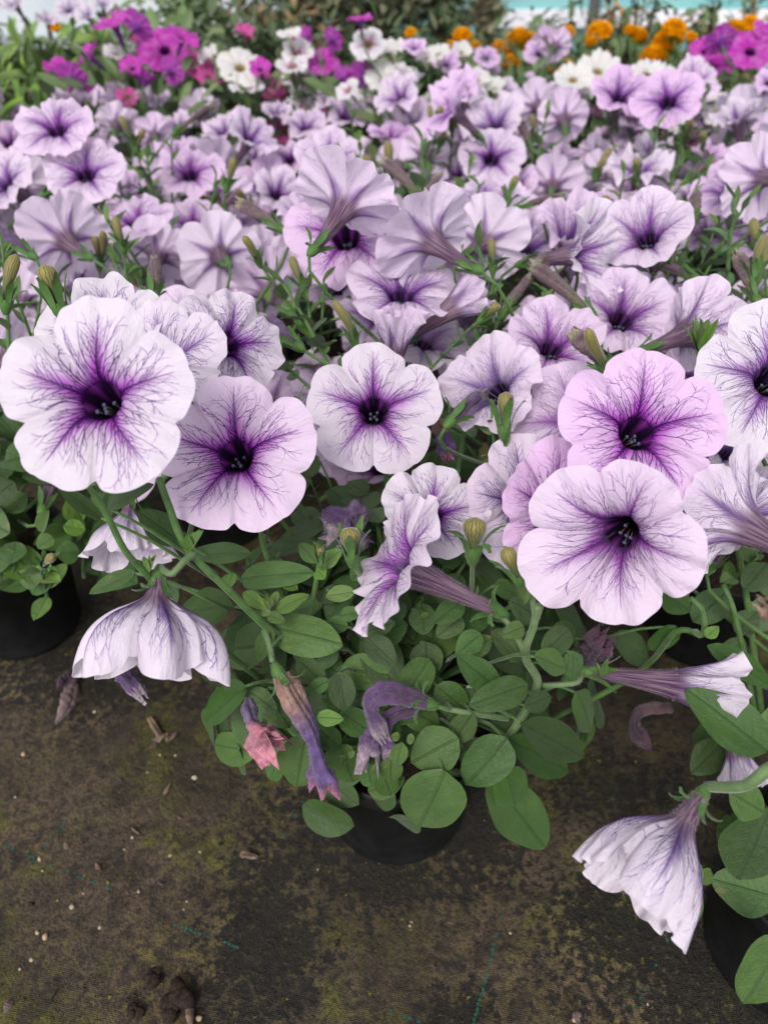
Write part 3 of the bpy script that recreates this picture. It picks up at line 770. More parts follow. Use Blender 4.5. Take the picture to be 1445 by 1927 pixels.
litter([(455, 1608, .003), (468, 1613, .004), (482, 1615, .002)], [.001, .003, .002, .001], M_DRY, 25, 'curled reddish dry scrap at the edge of the black patch', 'dry scrap', 'dry_scrap')
litter([(25, 1884, .003), (20, 1895, .004), (14, 1906, .003)], [.0008, .0018, .0022, .001], M_DRYPINK, 26, 'small pink dry scrap near the bottom left corner', 'dry scrap', 'dry_scrap')
litter([(596, 1532, .004), (600, 1541, .004)], [.0015, .0030, .0030, .0012], M_DRY, 27, 'round orange brown scrap against the left side of the black pot', 'dry scrap', 'dry_scrap', .15)
litter([(310, 1500, .003), (322, 1480, .004)], [.0006, .0012, .0012, .0005], M_DRY, 28, 'thin brown twig piece in the middle of the brown stain', 'twig', 'twig_piece', .15)
litter([(92, 1895, .002), (115, 1862, .003)], [.0006, .0018, .0014, .0005], M_CLOD, 29, 'dark narrow twig piece on pale moss near the bottom left', 'twig', 'twig_piece', .2)
litter([(1083, 1905, .002), (1085, 1925, .003)], [.001, .0022, .0018, .001], M_DRYPINK, 30, 'pale pink scrap at the bottom edge below the drooping flower', 'dry scrap', 'dry_scrap')
for i, (a, b, s_) in enumerate([(405, 1405, 1), (250, 1560, 2), (420, 1590, 3), (190, 1640, 4), (60, 1700, 5), (300, 1660, 6), (130, 1600, 7), (640, 1770, 8), (820, 1820, 9), (1150, 1850, 10), (230, 1470, 11), (340, 1540, 12)]):
    rr = random.Random(s_)
    path = [GND(a, b) + Vector((0, 0, .002)), GND(a + rr.uniform(-14, 14), b + rr.uniform(-14, 14)) + Vector((0, 0, .003))]
    me, o0 = wither(path, [.0004, rr.uniform(.0008, .002), .0004], rr.choice([M_DRY, M_WITH4, M_CLOD]), s_ + 50, 'leaf_crumb', .3, n=8, ns=8)
    tag(obj('leaf_crumb', me, None, Matrix.Translation(o0)), 'dark dry leaf crumb on the stained brown ground cloth', 'leaf crumb', 'dry leaf crumbs on the ground cloth')

# ------------------------------------------------------------------ POTS
M_POT = simple('black_plastic', (.0025, .0025, .003), (.009, .009, .009), 60, .6, .25, bump=.15)
M_SOIL = simple('potting_soil', (.012, .008, .006), (.05, .033, .022), 400, .95, .2, bump=1, bd=.002)
def lathe(pr, n=40):
    th = np.linspace(0, 2 * math.pi, n, endpoint=False)
    return np.array([[r * math.cos(t), r * math.sin(t), z] for r, z in pr for t in th]), grid_faces(len(pr), n, True).tolist()
V, F = lathe([(.0, .002), (.040, .002), (.046, .0), (.0475, .003), (.0485, .006), (.0482, .010), (.0555, .095), (.0585, .096), (.0600, .098), (.0602, .109), (.0590, .112), (.0575, .111), (.0565, .100), (.0545, .090), (.053, .085)])
POT = mesh('flower_pot', V, F, M_POT)
rr = random.Random(8); V, F = lathe([(.0005, .101), (.01, .1), (.02, .102), (.03, .099), (.04, .101), (.05, .098), (.0555, .097)], 30)
V = V + np.array([[0, 0, rr.uniform(-.0015, .0015)] for _ in V]); SOIL = mesh('soil', V, F, M_SOIL)
def pot(x, y, label, group=None, rot=0, tilt=0):
    o = obj('flower_pot', POT, None, Matrix.Translation((x, y, .0)) @ Matrix.Rotation(rot, 4, 'Z')); tag(o, label, 'flower pot', group); obj('soil', SOIL, o); return o

# ------------------------------------------------------------------ PLANTS
class Plant:
    def __init__(s, x, y, label, name='petunia_plant', cat='petunia plant', group=None, crown=.17):
        s.r = thing(name, label, cat, (x, y, .10), group); s.x = x; s.y = y; s.crown = crown
    @property
    def root(s): return Vector((s.x, s.y, .10))
C0 = Plant(.008, .330, 'front petunia plant with large white and lilac veined blooms and withered flowers hanging down')
L0 = Plant(-.345, .510, 'petunia plant at the left edge, dense small leaves over a black pot')
R0 = Plant(.330, .225, 'petunia plant in the bottom right corner with a drooping crumpled white flower')
PLANTS = [C0, L0, R0]
pf = pot(.010, .322, 'black plastic pot of the front petunia plant, rim partly hidden by leaves'); pf.scale = (1.1, 1.1, 1.05)
pot(-.345, .510, 'black plastic pot in deep shade at the left edge')
pot(.268, .215, 'black plastic pot in the bottom right corner under large leaves')

FLOWERS = []   # (world pos, pixel x, pixel y, depth, pixel radius)
def tint(pk, vs=1.0, vb=.4): return (pk, vs, vb, 1)
def nearest(p, near_ok=True):
    best = None
    for pl in PLANTS:
        d = math.hypot(pl.x - p.x, pl.y - p.y)
        if best is None or d < best[0]: best = (d, pl)
    return best[1]
def stalk(parent, pts, r0, r1, hair=0, seed=0, mat=None, name='flower_stalk', n=5, ns=7, node=None):
    pa = smoothpath([np.array(Vector(p) - Vector(parent.location)) for p in pts], n)
    rad = np.linspace(r0, r1, len(pa))
    V, F = tube(pa, rad, ns); A = Acc(); A.add(V, F)
    if hair: hairs(A, V, F, hair, .0013, .00005, random.Random(seed), 1)
    return obj(name, A.mesh(name, [mat or M_STEM, M_HAIR]), parent)
def stalk_auto(pl, tip, tdir, r=.0011, hair=0, seed=0, end=None, n=9):
    tip = Vector(tip); rng = random.Random(seed)
    e = Vector(end) if end is not None else Vector((pl.x + rng.uniform(-.03, .03), pl.y + rng.uniform(-.03, .03), .13 + rng.uniform(0, .03)))
    d = (tip - e).length
    p1 = tip + Vector(tdir).normalized() * min(.035, d * .3); p2 = e + Vector(((tip.x - e.x) * .25, (tip.y - e.y) * .25, d * .35))
    off = Vector(pl.r.location)
    pa = bez(tip - off, p1 - off, p2 - off, e - off, n)
    V, F = tube(pa, np.linspace(r, r * 1.6, len(pa)), 6); A = Acc(); A.add(V, F)
    if hair: hairs(A, V[:len(V) // 2], [f for f in F[:len(F) // 2 - 8] if len(f) == 4], hair, .0013, .00005, rng, 1)
    return obj('flower_stalk', A.mesh('flower_stalk', [M_STEM, M_HAIR]), pl.r)

def put_flower(me, pos, n, roll, pl=None, col=(0, 1, .4, 1), hair=False, sc=1.0, calyx=None, stem=True, end=None, stam=True, seed=0, up=None, hairmesh=None, name='flower'):
    pos = Vector(pos); pl = pl or nearest(pos)
    M = frame(pos, n, roll, up, sc)
    f = obj(name, me, pl.r, rel(pl.r, M), col)
    zb = me['zb']; bd = me['bend']
    cm = Matrix.Translation((0, bd, zb + .001)) @ Matrix.Rotation(math.atan2(2 * bd, -zb) if bd else 0, 4, 'X') @ Matrix.Scale(1.0, 4)
    cx = calyx or (CALYX_H[seed % 2] if hair else CALYX[seed % 3])
    obj('calyx', cx, f, cm)
    if me.name in VEINS: obj('veins', VEINS[me.name], f, None, col)['kind'] = 'stuff'
    if stam: obj('stamens', STAMEN, f)
    if hairmesh: obj('tube_hairs', hairmesh, f)['kind'] = 'stuff'
    W = M @ cm; tip = W @ Vector((0, 0, -.0065)); td = (W.to_3x3() @ Vector((0, 0, -1))).normalized()
    if stem: stalk_auto(pl, tip, td, hair=500 if hair else 0, seed=seed, end=end)
    px, py, d = proj(pos); FLOWERS.append((pos, px, py, d, me['hR'] * sc * FPX / d, n))
    return f, tip, td
def tubehair(VF, ns_rows, nt, count, seed):
    """fuzz on the outside of the tube part only"""
    V, F = VF; F = [q for q in F.tolist() if max(q) < ns_rows * nt]
    A = Acc(); hairs(A, V, F, count, .0013, .00005, random.Random(seed), 0, None)
    # grid winding: make sure they stand outwards
    return A.mesh('tube_hairs', M_HAIRP)

def hero(px, py, W, n, roll_deg, seed, col, Rm=.0385, hair=False, pl=None, fuzz=0, d=None, stem=True, end=None, sc=1.0, **kw):
    kw.setdefault('nt', 180); kw.setdefault('nl', 30)
    me, VF = corolla(seed, R=Rm, **kw)
    dd = d if d else 2 * Rm * FPX / W
    hm = tubehair(VF, 11, kw['nt'], fuzz, seed) if fuzz else None
    nn = NV(*n)
    return put_flower(me, P(px, py, dd), nn, math.radians(roll_deg), pl, col, hair, sc, seed=seed, hairmesh=hm, stem=stem, end=end, stam=kw.get('open_', 1) > .6 and 'phis' not in kw)

# ---- big blooms of the front plant
hero(183, 748, 358, (-.02, .10), 0, 101, tint(.08, 1, .12), pl=C0, ruf=.0022, lob=[1.02, 1.0, 1.0, 1.04, 1.0], lop=[-.03, -.02, .05, .05, .0], stem=False, nt=220, nl=36)
hero(441, 855, 296, (-.03, .12), 2, 102, tint(.52, 1, .05), pl=C0, ruf=.0024, lob=[.97, 1.03, 1.02, 1.02, 1.05], stem=False, nt=220, nl=36)
hero(703, 770, 250, (0, .10), 0, 103, tint(.12, .95, .2), pl=C0, ruf=.0020, lob=[.95, .98, 1.02, 1.0, 1.0], nt=220, nl=36)
hero(1203, 810, 305, (.0, .16), -6, 104, tint(.88, 1, .0), pl=C0, ruf=.0022, lob=[.98, 1.03, 1.0, .98, 1.03], nt=220, nl=36)
hero(1162, 1008, 335, (-.47, -.18), 42, 105, tint(.38, .9, .15), pl=C0, ruf=.0018, open_=.86, fun=1.2, Rm=.0500, d=.365, lob=[1.08, 1.12, .95, 1.02, 1.02], lop=[-.1, 0, .05, .1, .0], nt=220, nl=36)
hero(434, 645, 220, (.60, .12), -10, 106, tint(.12, 1, .5), pl=C0, ruf=.0045, open_=.92, d=.43, sc=.80)
hero(308, 682, 235, (-.06, .32), 12, 107, tint(.12, .9, .75), pl=C0, ruf=.0045, open_=.9, d=.405, sc=.9)
hero(190, 640, 240, (-.05, .30), 5, 108, tint(.05, .9, .6), pl=L0, ruf=.005, open_=.9, d=.42)
hero(1040, 652, 196, (.10, .38), 8, 109, tint(.60, .9, .15), fun=.6, ruf=.004, open_=.9, d=.49, sc=.88)
hero(1172, 597, 205, (.02, .30), -4, 110, tint(.42, .9, .3), fun=.7, ruf=.0045, open_=.85)
hero(1092, 476, 205, (.74, -.05), 6, 111, tint(.18, .9, .45), fun=.7, ruf=.006, open_=.8)
hero(1215, 445, 190, (-.42, .28), -12, 112, tint(.35, .85, .4), fun=.7, ruf=.004, open_=.72)
hero(1456, 712, 285, (-.15, .10), 4, 113, tint(.02, .9, .5), ruf=.0025, pl=None)
hero(812, 968, 196, (.12, .30), -8, 114, tint(.05, 1, .5), fun=.4, ruf=.0045, open_=.9, pl=C0, d=.43, sc=.78, lop=[.1, -.1, .05, -.1, .1])
hero(748, 1062, 292, (-.86, .42, .26), 22, 115, tint(.30, .9, .25), Rm=.037, ruf=.0055, open_=.92, pl=C0, hair=True, fuzz=2600, d=.385, stem=False, tubel=.053)
hero(985, 945, 240, (.22, .05), 10, 116, tint(.25, 1, .95), fun=.4, ruf=.003, open_=.95, pl=C0, d=.44, sc=1.02)
hero(1040, 958, 262, (.34, -.02), -4, 117, tint(.95, 1, .0), fun=.4, ruf=.0035, open_=.95, pl=C0, d=.405, sc=.98)
hero(930, 735, 200, (-.52, .24), 4, 118, tint(.30, .7, .95), fun=.7, ruf=.0055, open_=.8, d=.48, sc=.92)
hero(1392, 985, 250, (-.50, .42, -.62), 6, 119, tint(.15, .8, .4), fun=.7, ruf=.0045, open_=.85, hair=True, fuzz=1200, d=.37, pl=R0)
hero(1395, 955, 230, (.1, .75), 30, 120, tint(.15, .8, .9), ruf=.008, open_=.75, d=.43, pl=R0)
hero(1305, 985, 150, (-.1, .5), 0, 121, tint(.35, 1, .95), open_=.5, d=.46, pl=R0)
hero(1085, 790, 190, (-.3, .25), 20, 122, tint(.45, .7, .3), ruf=.005, d=.46)
hero(1300, 625, 130, (.7, .3, -.4), 20, 123, tint(.4, .9, .3), open_=.5, d=.5)
# ---- nodding and half closed blooms
f, tipU, tdU = hero(293, 1150, 0, (-.02, -.95, .24), 36, 131, tint(.02, 1, .75), d=.365, Rm=.054, tubel=.008, open_=1.0, phis=[34, 56, 58, 44, 22, 2, -10], ruf=.0062, notch=.13, lob=[1.0, 1.04, .90, 1.06, .96], lop=[.02, .16, -.20, .12, -.12], pl=C0, hair=True, fuzz=700, stem=False, r0=.0034, ovl=.006)
stalk(C0.r, [tipU, P(322, 1080, .362), P(345, 1058, .366), P(365, 1042, .372)], .0013, .0017, 700, 3, M_STEMP)
f, tipV, tdV = hero(243, 985, 0, (.08, -.92, .30), 0, 132, tint(.10, .35, .9), d=.47, Rm=.040, tubel=.012, open_=1.0, phis=[20, 42, 48, 38, 20, 10], ruf=.006, pl=L0, stem=True)
f, tipW, tdW = hero(1262, 1580, 0, (-.66, -.68, .30), 20, 133, tint(.02, .95, .8), d=.335, Rm=.054, tubel=.014, open_=1.0, phis=[26, 42, 44, 34, 18, 6, 0], ruf=.0050, notch=.16, lop=[.10, -.16, .2, -.2, .06], pl=R0, hair=True, fuzz=1500, stem=False, r0=.0036, ovl=.006)
stalk(R0.r, [tipW, P(1400, 1478, .325), P(1450, 1445, .32), P(1500, 1440, .34), P(1500, 1560, .42)], .0024, .0028, 1800, 5, M_STEMP)
f, tipX, tdX = hero(1300, 1292, 0, (.95, -.10, .25), 15, 134, tint(.0, .9, .8), d=.425, Rm=.038, tubel=.046, open_=1.0, phis=[14, 16, 14, 14, 18, 30], ruf=.006, pl=C0, hair=True, fuzz=2200, stem=False)
stalk(C0.r, [tipX, P(1085, 1284, .43), P(1020, 1290, .43)], .0013, .0015, 900, 6, M_STEMP)
hero(868, 570, 0, (.80, .48, .2), 10, 135, tint(.55, .5, .1), d=.52, Rm=.030, tubel=.042, open_=.16, ruf=.004)
hero(745, 640, 0, (.05, .85, .35), 10, 136, tint(.4, 1, .9), d=.50, Rm=.030, tubel=.035, open_=.12, ruf=.006)
hero(800, 640, 150, (.25, .6), 14, 137, tint(.1, .5, .4), ruf=.007, d=.58)
hero(1390, 1435, 0, (.1, -.9, .3), 0, 138, tint(.0, .4, .8), d=.46, Rm=.02, tubel=.03, open_=.2, pl=R0)

# ---- blooms further back, as the photograph has them: x, y, width, facing, roll, pinkness, violet, openness, ruffle
MH = [(650, 440, 215, (-.05, .18), 10, .62, .1, 1, .003, .57), (650, 385, 205, (.36, .84, -.41), 4, .3, .35, .72, .004, .515),
 (806, 450, 200, (-.58, .66, -.48), 0, .15, .7, .85, .005), (912, 455, 160, (.50, .50, -.70), 10, .05, .6, .8, .005), (755, 548, 195, (.02, .60), 0, .2, .7, .9, .005), (712, 590, 150, (-.2, .4), 20, .3, .5, .9, .006),
 (122, 450, 160, (-.62, .58, -.53), 0, .25, .45, .85, .005), (298, 478, 140, (.0, .82, -.57), 0, .15, .7, .8, .006), (412, 480, 150, (-.35, .45, -.82), 0, .05, .8, .9, .004), (500, 545, 150, (-.50, .68, -.54), 10, .4, .3, .8, .005),
 (362, 425, 122, (0, .25), 0, .35, .3, 1, .003), (255, 415, 140, (-.05, .62), 0, .3, .3, .95, .004), (160, 324, 140, (.05, .35), 0, .2, .6, .95, .004), (106, 240, 140, (.0, .40), 0, .35, .4, .95, .004),
 (357, 326, 118, (.0, .35), 0, .55, .3, .95, .004), (620, 300, 118, (.0, .22), 0, .2, .5, 1, .003), (522, 366, 105, (.25, .3), 0, .1, .6, .9, .005), (925, 296, 116, (0, .2), 0, .15, .7, 1, .003), (915, 378, 138, (0, .68), 0, .2, .5, .9, .005),
 (1165, 181, 112, (-.05, .3), 0, .75, .6, .95, .004), (1256, 189, 118, (-.3, .2), 10, .75, .6, .95, .004), (1313, 215, 72, (.3, .2), 0, .7, .6, .9, .005), (1385, 225, 105, (-.3, .45, .4), 0, 0, .7, .7, .010), (1200, 318, 120, (-.1, .75), 0, 0, .7, .9, .010),
 (1302, 372, 88, (.1, .6), 0, .1, .6, .9, .006), (1425, 335, 150, (-.4, .4, -.8), 0, .3, .5, .85, .005), (22, 272, 90, (.2, .3), 0, .6, .3, .9, .005), (8, 345, 130, (-.4, .3), 0, .15, .8, .9, .005),
 (470, 262, 110, (.5, .4), 30, .15, .8, .9, .006), (575, 240, 80, (0, .5), 0, .3, .6, .9, .005), (545, 300, 70, (-.2, .2), 0, .45, .3, .95, .005), (735, 258, 90, (0, .7), 0, .75, .2, .9, .006), (850, 205, 120, (-.75, .45), 40, .75, .4, .8, .006),
 (800, 290, 110, (.1, .6, -.7), 0, .3, .6, .8, .006), (750, 310, 90, (-.3, .5, -.7), 0, .35, .7, .8, .006), (1010, 200, 95, (-.1, .6, -.7), 0, .35, .6, .8, .006), (1060, 225, 105, (.1, .6, -.7), 0, .4, .6, .8, .006), (945, 175, 60, (-.2, .2), 0, .15, .8, .9, .006),
 (1040, 350, 110, (.2, .6, -.7), 0, .3, .5, .85, .006), (970, 350, 90, (0, .5), 0, .3, .5, .85, .006), (1120, 290, 70, (0, .6, -.6), 0, .3, .9, .6, .006), (205, 330, 60, (0, .5), 0, .2, .5, .9, .006), (290, 255, 80, (-.3, .6, -.7), 0, .55, .4, .8, .006),
 (220, 235, 90, (-.2, .6, -.7), 0, .2, .5, .7, .006), (60, 290, 80, (-.5, .2, -.6), 0, .1, 1, .6, .006), (380, 215, 90, (-.3, .7, -.3), 0, .25, .6, .8, .006), (30, 220, 70, (0, .7), 0, .4, .5, .7, .006), (150, 190, 90, (0, .85), 0, .3, .4, .8, .008), (225, 195, 80, (-.2, .5), 0, .15, .7, .6, .008),
 (290, 200, 80, (.2, .7), 0, .1, .8, .7, .008), (420, 250, 80, (-.2, .5), 0, .2, .6, .9, .008), (650, 220, 80, (.3, .4), 0, .2, .5, .8, .008), (690, 175, 60, (-.3, .2), 20, .15, .6, .7, .008), (560, 175, 60, (.2, .5), 0, .1, .6, .8, .008), (870, 270, 70, (.5, .5), 0, .2, .5, .8, .008),
 (240, 360, 80, (.1, .6), 0, .4, .7, .7, .006), (45, 560, 130, (.05, .8, -.5), 0, .25, .8, .55, .005), (180, 560, 140, (.1, .75), 0, .2, .7, .85, .006), (225, 575, 150, (.1, .7), 0, .3, .5, .9, .006), (400, 345, 90, (.1, .5), 0, .35, .4, .9, .006), (440, 370, 90, (.3, .6, -.6), 0, .3, .3, .8, .006),
 (1330, 300, 60, (0, .5), 0, .6, .2, .5, .01), (1420, 455, 130, (.1, .7), 0, .45, .4, .9, .006), (1330, 440, 120, (-.2, .7), 0, .5, .3, .9, .006), (1195, 240, 70, (0, .7), 0, .2, .6, .8, .01), (1225, 290, 90, (.2, .6), 0, .05, .6, .8, .01), (1360, 280, 80, (-.1, .7, -.5), 0, .1, .6, .7, .01),
 (10, 470, 110, (-.5, .5, -.6), 0, .4, .4, .6, .005), (1000, 270, 80, (.1, .6), 0, .6, .4, .8, .007), (1060, 300, 80, (0, .7), 0, .3, .5, .8, .008), (860, 330, 70, (-.4, .3), 0, .2, .6, .7, .008), (690, 340, 80, (.0, .7), 0, .7, .3, .8, .006), (1130, 330, 90, (.1, .7, -.5), 0, .2, .6, .7, .008),
 (480, 300, 80, (.3, .6), 0, .2, .7, .8, .008), (330, 290, 80, (0, .7), 0, .5, .3, .9, .006), (620, 190, 50, (0, .5), 0, .1, .5, .8, .008), (520, 215, 60, (.1, .6), 0, .15, .6, .8, .008), (340, 240, 70, (0, .5), 0, .2, .7, .8, .007), (805, 345, 70, (-.1, .6), 0, .3, .6, .8, .007)]

# ---- plants of the field behind
GRP = 'veined petunia plants massed behind the front plant'
rng = random.Random(12)
v1 = Vector((.30, -.13)); v2 = Vector((.115, .20))
spots = []
for i in range(-4, 5):
    for j in range(1, 7):
        x = C0.x + v1.x * i + v2.x * j; y = C0.y + v1.y * i + v2.y * j
        if .46 < y < 1.17 and abs(x) < .18 + y * .5 and not (x < -.2 and y < .6): spots.append((x, y))
spots.append((.30, .50)); spots.append((.52, .42))
LAB = {}
rowsy = sorted(set(round(y / .13) for x, y in spots)); ORD = ['first', 'second', 'third', 'fourth', 'fifth', 'sixth', 'seventh', 'eighth', 'ninth', 'tenth']
spots = [q for q in spots if not any(math.hypot(q[0] - p.x, q[1] - p.y) < .12 for p in PLANTS)]
spots.sort(key=lambda q: (round(q[1] / .13), q[0])); rc = {}
for (x, y) in spots:
    rw = rowsy.index(round(y / .13)); rc[rw] = rc.get(rw, 0) + 1
    if any(math.hypot(x - p.x, y - p.y) < .12 for p in PLANTS): continue
    PLANTS.append(Plant(x, y, '%s plant from the left in the %s row of massed veined petunias' % (ORD[rc[rw] - 1], ORD[rw]), group=GRP))
    pot(x, y, 'black plastic pot hidden under the massed petunia plants', 'pots under the massed petunias')
MID = PLANTS[3:]

def mid_mesh_pool():
    pool = []
    for s_ in range(16):
        op = [1, .92, .85, .95, .75, .9, .6, .85][s_ % 8]; rf = [.003, .005, .006, .004, .008, .006, .008, .009][s_ % 8]
        pool.append(corolla(500 + s_, R=.037 + .001 * (s_ % 4), tubel=.038, fun=[0, .6, .9, .3, .8, 1, 1, .5][s_ % 8], open_=op, nt=80, nl=15, ruf=rf, bend=[0, .004, -.004, .006][s_ % 4])[0])
    return pool
POOL = mid_mesh_pool()
for i, mh in enumerate(MH):
    px, py, W, n, roll, pk, vb, op, rf = mh[:9]
    W_ = W * 1.06
    if W > 115: me = corolla(900 + i, R=.038, tubel=.040, open_=op, nt=120, nl=20, ruf=rf, bend=.004 if n[1] > .5 else 0)[0]
    else:
        best = [m for k, m in enumerate(POOL) if abs([1, .92, .85, .95, .75, .9, .6, .85][k % 8] - op) < .12]; me = best[i % len(best)]
    d = 2 * .038 * FPX / W_
    # small apparent width can also mean foreshortening: keep the bloom inside the canopy of the bed
    pz = P(px, py, d)
    if py < 420:
        r = RAY(px, py); dmax = (CAM.z - .275) / -r.z; dmin = (CAM.z - .385) / -r.z
        d = min(max(d, dmin), dmax)
        sc = (W_ / FPX * d) / .076; sc = min(max(sc, .72), 1.12)
    else: sc = 1
    if len(mh) > 9: d = mh[9]; sc = W_ / FPX * d / .076
    pos = P(px, py, d)
    cand = [p for p in PLANTS if p not in (C0, R0)]
    pl = min(cand, key=lambda q: math.hypot(q.x - pos.x, q.y - pos.y))
    put_flower(me, pos, NV(*n), math.radians(roll + rng.uniform(-20, 20) * (W < 110)), pl, tint(min(1, pk + .20), .95, vb * .8), sc=sc, seed=i, stam=len(n) == 2)

# ---- fill the canopy between them
def can_place(pos, r=.036, mind=.033):
    px, py, d = proj(pos)
    for (q, qx, qy, qd, qr, qn) in FLOWERS:
        if (q - pos).length < mind: return False
        if d < qd + .01 and math.hypot(px - qx, py - qy) < qr * .85 + r * FPX / d * .45: return False
    return True
nfill = 0
rng = random.Random(77)
for pl in MID + [L0]:
    want = 26; tries = 0; got = 0
    while got < want and tries < 620:
        tries += 1
        a_ = rng.uniform(0, 6.28); rr_ = .17 * math.sqrt(rng.random()); x = pl.x + rr_ * math.cos(a_); y = pl.y + rr_ * math.sin(a_)
        if y < .47: continue
        z = rng.uniform(.235, .345) - .03 * (rr_ / .17) ** 2
        if y < .62: z = min(z, .29)
        pos = Vector((x, y, z))
        if not can_place(pos): continue
        px, py, d = proj(pos)
        if not (-120 < px < 1565 and -50 < py < 900): continue
        # keep some green gaps where the photograph has them
        if any(((px - gx_) / a1) ** 2 + ((py - gy_) / b1) ** 2 < 1 for gx_, gy_, a1, b1 in ((590, 620, 90, 90), (950, 560, 70, 80), (1340, 500, 110, 90), (150, 430, 40, 60), (900, 650, 60, 80), (1360, 660, 60, 60), (520, 640, 60, 60), (800, 760, 60, 60))): continue
        t_ = rng.random()
        if t_ < .62: n = (rng.uniform(-.5, .5), rng.uniform(.15, .75))
        else: n = (rng.uniform(-.6, .6), rng.uniform(.3, .7), -rng.uniform(.2, .7))
        pk = rng.choice([.25, .3, .3, .4, .5, .6, .75])
        put_flower(rng.choice(POOL), pos, NV(*n) if len(n) == 2 else NV(*n), rng.uniform(0, 6.28), pl, tint(pk, .9, rng.uniform(.2, .9)), sc=rng.uniform(.98, 1.16), seed=nfill, stam=False)
        got += 1; nfill += 1

# ---- leaves and sprigs
def sprig_proto(seed, h=.11, nl=9, top='bud', young=False, ls=.022):
    """stem along +z from origin with leaves up it and a tuft on top; returns (stem mesh, [(name, mesh, matrix)])"""
    rr = random.Random(seed); ben = rr.uniform(-.02, .02); ben2 = rr.uniform(-.02, .02)
    n = 9; path = [(ben * (i / 8) ** 2, ben2 * (i / 8) ** 2, h * i / 8) for i in range(n)]
    V, F = tube(path, np.linspace(.0017, .0010, n), 6); A = Acc(); A.add(V, F)
    kids = []
    for i in range(nl):
        u = .15 + .83 * (i / (nl - 1)) ** .8; k = min(7, int(u * 8)); c = Vector(path[k]).lerp(Vector(path[k + 1]), u * 8 - k)
        a_ = i * 2.4 + rr.uniform(-.3, .3); el = .25 + .75 * u ** 2 + rr.uniform(-.15, .15)
        x = Vector((math.cos(a_) * math.cos(el), math.sin(a_) * math.cos(el), math.sin(el)))
        L = ls * (1.25 - .55 * u) * rr.uniform(.8, 1.2)
        z = Vector((0, 0, 1)); z = (z - x * z.dot(x)).normalized(); y = z.cross(x)
        narrow = u > .7
        wd = L * (rr.uniform(.30, .38) if narrow else rr.uniform(.5, .66))
        me = rr.choice(LFNY if (young or u > .85) else LFM[2:]) if narrow else rr.choice(LFY if (young or u > .6) else LFM[:2])
        kids.append(('leaf', me, Matrix.Translation(c) @ Matrix((x * L, y * wd, z * L * .8)).transposed().to_4x4()))
    topp = Vector(path[-1])
    for b in range({'bud': 1, 'buds': 2, 'leaf': 0}[top]):
        t_ = rr.uniform(-.45, .45); t2 = rr.uniform(-.45, .45)
        Mb = Matrix.Translation(topp + Vector((0, 0, -.004))) @ Matrix.Rotation(t_, 4, 'X') @ Matrix.Rotation(t2, 4, 'Y')
        kids.append(('calyx', rr.choice(CALYX), Mb @ Matrix.Translation((0, 0, .007))))
        kids.append(('bud', rr.choice(BUD[:3]), Mb @ Matrix.Translation((0, 0, .006))))
    return A.mesh('stem', [M_STEM, M_HAIR]), kids
SPR = [sprig_proto(i, h=.09 + .01 * (i % 4), nl=8 + i % 3, top=['bud', 'leaf', 'leaf', 'leaf', 'buds', 'leaf', 'leaf', 'bud'][i], young=i % 3 == 0) for i in range(8)]
def put_sprig(pl, pos, dirv, k, sc=1.0, spin=0.0, top=False):
    """pos is the stem's foot (or its top when top is set)"""
    st, kids = SPR[k % len(SPR)]
    M = frame(pos, dirv, spin, Vector((0, 1, 0)), sc)
    if top: M = Matrix.Translation(-(M.to_3x3() @ Vector((0, 0, .10)))) @ M
    s_ = obj('stem', st, pl.r, rel(pl.r, M))
    for nm, me, m in kids: obj(nm, me, s_, m)
    return s_
rng = random.Random(5)
for pl in MID + [L0]:
    for i in range(13):
        a_ = rng.uniform(0, 6.28); rr_ = rng.uniform(.02, .15); x = pl.x + rr_ * math.cos(a_); y = pl.y + rr_ * math.sin(a_)
        ztop = rng.uniform(.26, .335)
        if y < .5: ztop = rng.uniform(.2, .25)
        pos = Vector((x, y, ztop - .10)); px, py, d = proj(pos)
        if not (-60 < px < 1500): continue
        put_sprig(pl, pos, (math.cos(a_) * .35 * rr_ / .15, math.sin(a_) * .35 * rr_ / .15, 1), rng.randrange(8), rng.uniform(.85, 1.1), rng.uniform(0, 6.28))
    for i in range(34):
        a_ = rng.uniform(0, 6.28); rr_ = rng.uniform(.03, .14)
        b = Vector((pl.x + rr_ * math.cos(a_), pl.y + rr_ * math.sin(a_), .25 - .10 * (rr_ / .14) + rng.uniform(-.04, .02)))
        L = rng.uniform(.028, .045); el = rng.uniform(-.5, .4)
        t = b + Vector((math.cos(a_ + rng.uniform(-.9, .9)) * math.cos(el), math.sin(a_) * math.cos(el), math.sin(el))) * L
        leaf_between(pl.r, b, t, L * rng.uniform(.55, .8), Vector((math.cos(a_) * .4, math.sin(a_) * .4 - .2, 1)), rng.choice(LFM[:2]))

